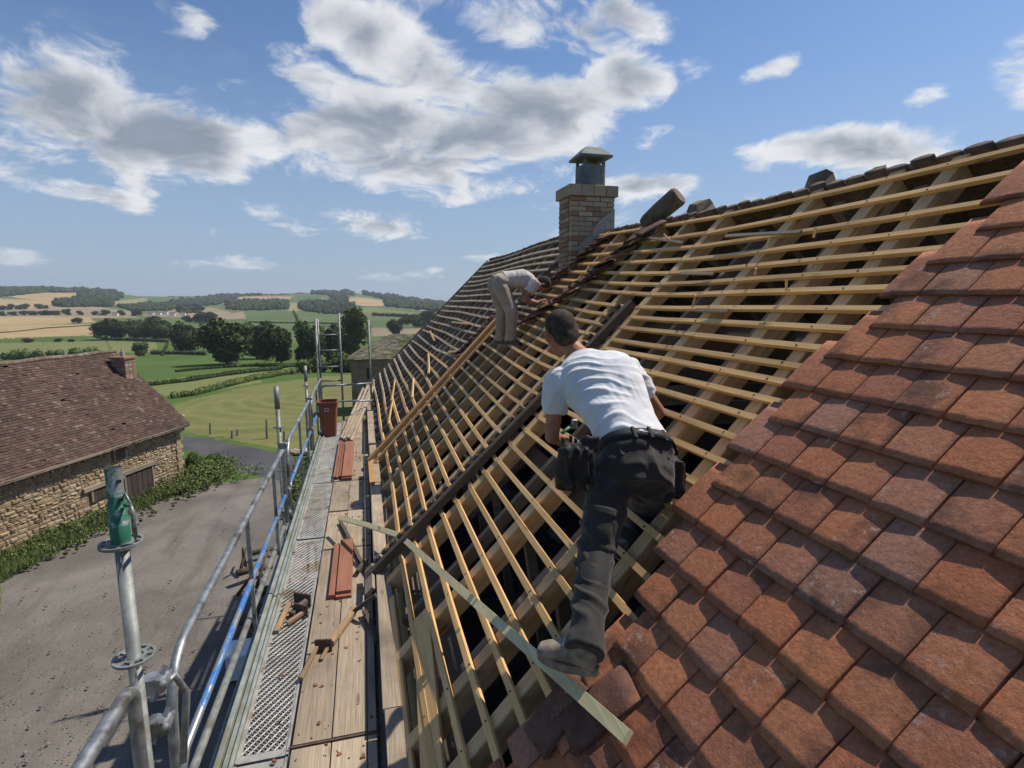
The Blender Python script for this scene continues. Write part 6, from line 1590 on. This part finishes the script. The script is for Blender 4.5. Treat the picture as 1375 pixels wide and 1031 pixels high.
# trousers
tr = MB()
tr.loft([(wst - spine * .015, lat * .176, bk * .128), (wst - spine * .06, lat * .186, bk * .138), (pel, lat * .196, bk * .150), (pel - spine * .07, lat * .190, bk * .150), (pel - spine * .13, lat * .16, bk * .11)], 28, .85)
for q, (h_, b_) in enumerate(((hL, .02), (hR, .02))): tr.ball(h_ + bk * .055 + vec(0, 0, .01), (.095, .085, .10), 16, 10)
def leg(mb, h_, k_, a_, ex=1.0, cut_=.0):
    cap_chain(mb, [(h_, .112), (h_.lerp(k_, .45), .102), (k_, .086)]); cap_chain(mb, [(k_, .088), (k_.lerp(a_, .35), .080), (k_.lerp(a_, .72), .074)])
    d = (a_ - k_).normalized(); x = d.orthogonal().normalized(); y = d.cross(x)
    mb.loft([(k_.lerp(a_, .6), x * .07, y * .07), (k_.lerp(a_, .82), x * .072, y * .075), (k_.lerp(a_, .96), x * .080, y * .086), (k_.lerp(a_, 1.06), x * .084, y * .088), (k_.lerp(a_, 1.08), x * .074, y * .078)], 16)
leg(tr, hL, kL, aL); leg(tr, hR, kR, aR)
solid(tr, 'trousers', 'black_canvas', m1, .007, 3, fold(vec(.2, 0, 1), pel, 62, .009, 8))
# knee patch panel and cargo pocket on the left leg, hip pocket
view = (Vector((0, 0, CZ)) - kL).normalized()
def patch(c, axis, w_, h_, off, name, m, lift, par=m1, bev=.006):
    ax = axis.normalized(); z_ = (view - ax * view.dot(ax)).normalized(); x_ = ax.cross(z_)
    mb = MB(); n_ = 8; vs = []
    for j in range(7):
        for i in range(n_ + 1):
            a = (i / n_ - .5) * w_ / off; v = (j / 6 - .5) * h_; r_ = off + lift * (1 if 0 < i < n_ and 0 < j < 6 else .2)
            vs.append(c + ax * v + x_ * math.sin(a) * r_ + z_ * math.cos(a) * r_)
    F = [(j * (n_ + 1) + i, j * (n_ + 1) + i + 1, (j + 1) * (n_ + 1) + i + 1, (j + 1) * (n_ + 1) + i) for j in range(6) for i in range(n_)]
    vi = [v - (v - c - ax * (v - c).dot(ax)).normalized() * .02 for v in vs]; o_ = len(vs)
    F += [tuple(x + o_ for x in f[::-1]) for f in F]
    return mb.add(vs + vi, F).build(name, m, par, True)
patch(kL.lerp(aL, .18), (aL - kL), .17, .20, .078, 'knee_patch', 'knee_patch', .008)
patch(hL.lerp(kL, .62), (kL - hL), .12, .16, .090, 'cargo_pocket', 'black_canvas', .014)
patch(hL.lerp(kL, .50) , (kL - hL), .13, .045, .100, 'pocket_flap', 'black_canvas', .014)
for q, hh in ((0, hL), (1, hR)):
    c = hh.lerp(pel, .25) + spine * .01; x_ = lat; y_ = spine; z_ = bk
    MB().box(c + bk * .152 + spine * .02 - (lat * .0), (.105, .045, .010), Matrix((x_, y_, z_)).transposed() @ Matrix.Rotation(.08 * (1 - 2 * q), 3, 'Z'), .003).build('back_pocket', 'black_canvas', m1)
# belt, loops, pouches
bl_ = MB(); n_ = 40; vs = []
for k in range(n_):
    a = 2 * PI * k / n_; ca, sa = math.cos(a), math.sin(a); ca = math.copysign(abs(ca) ** .88, ca); sa = math.copysign(abs(sa) ** .88, sa)
    for hh, rr_ in ((-.074, .000), (-.074, .008), (-.026, .008), (-.026, .000)): vs.append(wst + spine * hh + lat * ca * (.188 + rr_) + bk * sa * (.142 + rr_))
bl_.add(vs, [(k * 4 + j, ((k + 1) % n_) * 4 + j, ((k + 1) % n_) * 4 + (j + 1) % 4, k * 4 + (j + 1) % 4) for k in range(n_) for j in range(4)])
belt = bl_.build('belt', 'black_leather', m1, True)
def on_m1(mb, name, m, smooth=False):
    o = mb.build(name, m, None, smooth, org=WL[m1.name]); o.parent = belt; o.location = (0, 0, 0); return o
for q in (-.5, .0, .55): on_m1(MB().box(wst - spine * .05 + bk * math.sqrt(1 - (q * .8) ** 2) * .153 + lat * q * .16, (.018, .062, .008), Matrix((lat, spine, bk)).transposed(), .002), 'belt_loop', 'black_canvas')
for side, c in ((-1, PY(768, 628, 2.36)), (1, PY(896, 642, 2.38))):
    mb = MB(); dn = vec(0, 0, -1); w_ = .066 if side < 0 else .05
    mb.loft([(c + vec(0, 0, .10), lat * w_ * .9, bk * .045), (c + vec(0, 0, .0), lat * w_ * 1.25, bk * .075), (c + vec(0, 0, -.08), lat * w_ * 1.1, bk * .065), (c + vec(0, 0, -.10), lat * w_ * .7, bk * .04)], 18, .6)
    for j in range(7):
        q = c + lat * (j - 3) * w_ * .36 + bk * (.05 + .02 * (j % 2)); mb.beam(q + vec(0, 0, .06), q + vec(R(-.03, .03), R(-.02, .02), -.11 - R(0, .05)), .03, .014)
    if side < 0: mb.loft([(c + vec(.09, 0, .13), lat * .05, bk * .04), (c + vec(.06, 0, .07), lat * .07, bk * .05), (c + vec(.04, 0, 0), lat * .06, bk * .05)], 14, .7)
    o = solid(mb, 'tool_pouch', 'black_leather', m1, .008, 2, fold(vec(0, 0, 1), c, 70, .006, 4))
    o.parent = belt
    for j in range(4): on_m1(MB().box(c + lat * (j - 1.5) * w_ * .5 + vec(0, 0, .11) + bk * .02 * (j % 2), (.012, .02, .07), bevel=.003), 'tool', 'black_rubber')
boot(m1, aL, vec(-.78, .60, .04), vec(.0, .0, 1), 1.08); boot(m1, aR, vec(-.25, .9, .25), vec(-.2, -.2, 1), 1.0)
hm_ = thing('hammer', 'small tool with a green grip held in the left hand of the near worker', 'tool', tuple(wL))
MB().tube([wL + vec(.02, .10, -.02), wL + vec(.13, .13, .04)], .012, 8).build('grip', 'tool_green', hm_, True); MB().box(wL + vec(.15, .135, .05), (.035, .03, .06), bevel=.004).build('head', 'galvanised', hm_)

# --- far worker, bent double over the slope
f1 = RP(7.45, 2.44, .03); f2 = RP(7.15, 2.62, .03)
m2 = thing('person', 'man in dusty light t-shirt and trousers bent double on the battens below the chimney', 'person', tuple((f1 + f2) / 2))
a1 = PY(672, 454, 7.42); a2_ = PY(686, 454, 7.15); k1 = PY(674, 416, 7.36); k2 = PY(687, 418, 7.12); h1 = PY(667, 386, 7.38); h2 = PY(674, 388, 7.20); pl2 = (h1 + h2) / 2 + vec(0, 0, .06)
ws2 = PY(684, 376, 7.30); ch2 = PY(703, 374, 7.28); sc2 = PY(713, 377, 7.26); nk2 = PY(720, 379, 7.25); hd2 = PY(728, 381, 7.22)
s1 = sc2 + vec(-.02, .19, -.02); s2 = sc2 + vec(0, -.19, -.03); e1 = PY(704, 402, 7.42); e2 = PY(703, 402, 7.06); w1_ = PY(720, 407, 7.4); w2_ = PY(722, 407, 7.1)
sp2 = (sc2 - pl2).normalized(); lt2 = vec(0, 1, 0); bk2 = sp2.cross(lt2).normalized(); bk2 = bk2 if bk2.z > 0 else -bk2
b2 = MB(); b2.loft([(pl2 - sp2 * .08, lt2 * .14, bk2 * .10), (pl2, lt2 * .16, bk2 * .12), (ws2, lt2 * .15, bk2 * .10), (ch2, lt2 * .17, bk2 * .11), (sc2, lt2 * .17, bk2 * .09)], 20, .88)
cap_chain(b2, [(sc2, .06), (nk2, .056), (hd2, .055)]); P2h, R32 = head(b2, hd2, (hd2 - nk2).normalized() + vec(.3, 0, .0), vec(.5, 0, -1), 1.0)
for (s_, e_, w_) in ((s1, e1, w1_), (s2, e2, w2_)): cap_chain(b2, [(s_, .052), (e_, .040), (e_.lerp(w_, .35), .042), (w_, .028)]); hand(b2, w_, vec(.8, 0, .5), vec(.5, 0, -.9), vec(0, 1 if w_ is w2_ else -1, 0), .7, 1.0)
cap_chain(b2, [(h1, .07), (k1, .048), (a1, .036)]); cap_chain(b2, [(h2, .07), (k2, .048), (a2_, .036)])
solid(b2, 'body', 'skin', m2, .008, 2); face_bits(P2h, R32, m2)
h_ = MB(); h_.ball(P2h(0, -.020, .030), (.082, .095, .085), 20, 14, R32); h_.ball(P2h(0, -.055, -.02), (.060, .046, .055), 14, 9, R32); solid(h_, 'hair', 'hair', m2, .009, 2)
s_m = MB(); s_m.loft([(ws2 - sp2 * .10, lt2 * .172, bk2 * .125), (ws2, lt2 * .170, bk2 * .122), (ch2, lt2 * .185, bk2 * .128), (sc2, lt2 * .18, bk2 * .10), (sc2.lerp(nk2, .6), lt2 * .09, bk2 * .075)], 22, .88)
for (s_, e_) in ((s1, e1), (s2, e2)):
    d = e_ - s_; ax = vec(0, 1, 0); ay = d.cross(ax).normalized(); s_m.loft([(s_ - d * .1, ax * .07, ay * .075), (s_ + d * .3, ax * .075, ay * .078), (s_ + d * .58, ax * .07, ay * .072)], 14)
solid(s_m, 'shirt', 'dusty_cotton', m2, .010, 2, fold(sp2, pl2, 55, .005, 1))
t_m = MB(); t_m.loft([(ws2 - sp2 * .04, lt2 * .165, bk2 * .115), (pl2, lt2 * .185, bk2 * .140), (pl2 - sp2 * .09, lt2 * .16, bk2 * .12)], 20, .85)
for h__, k__, a__ in ((h1, k1, a1), (h2, k2, a2_)):
    t_m.ball(h__ - sp2 * .03 + vec(0, 0, .03), (.10, .085, .10), 12, 8); leg(t_m, h__, k__, a__)
solid(t_m, 'trousers', 'dusty_trousers', m2, .010, 2, fold(vec(0, 0, 1), pl2, 40, .005, 5))
for a__ in (a1, a2_):
    bt = boot(m2, a__, vec(.35, -.55, -.02), vec(0, 0, 1), 1.0); bt.data.materials[0] = MATS['rust_plate']

# ------------------------------------------------------------------ air
hz_m = bpy.data.materials.new('haze'); hz_m.use_nodes = True; t = hz_m.node_tree; t.nodes.clear()
vo = t.nodes.new('ShaderNodeVolumePrincipled'); vo.inputs['Color'].default_value = (.80, .88, 1, 1); vo.inputs['Density'].default_value = .00013; vo.inputs['Anisotropy'].default_value = .2
oo = t.nodes.new('ShaderNodeOutputMaterial'); t.links.new(vo.outputs[0], oo.inputs['Volume'])
MATS['haze'] = hz_m
hzo = MB().box((0, 0, -90 + 0), (11600, 11600, 400)).build('haze', 'haze', org=(0, 0, -90)); hzo['kind'] = 'stuff'; hzo['label'] = 'thin blue air over the valley'; hzo['category'] = 'haze'
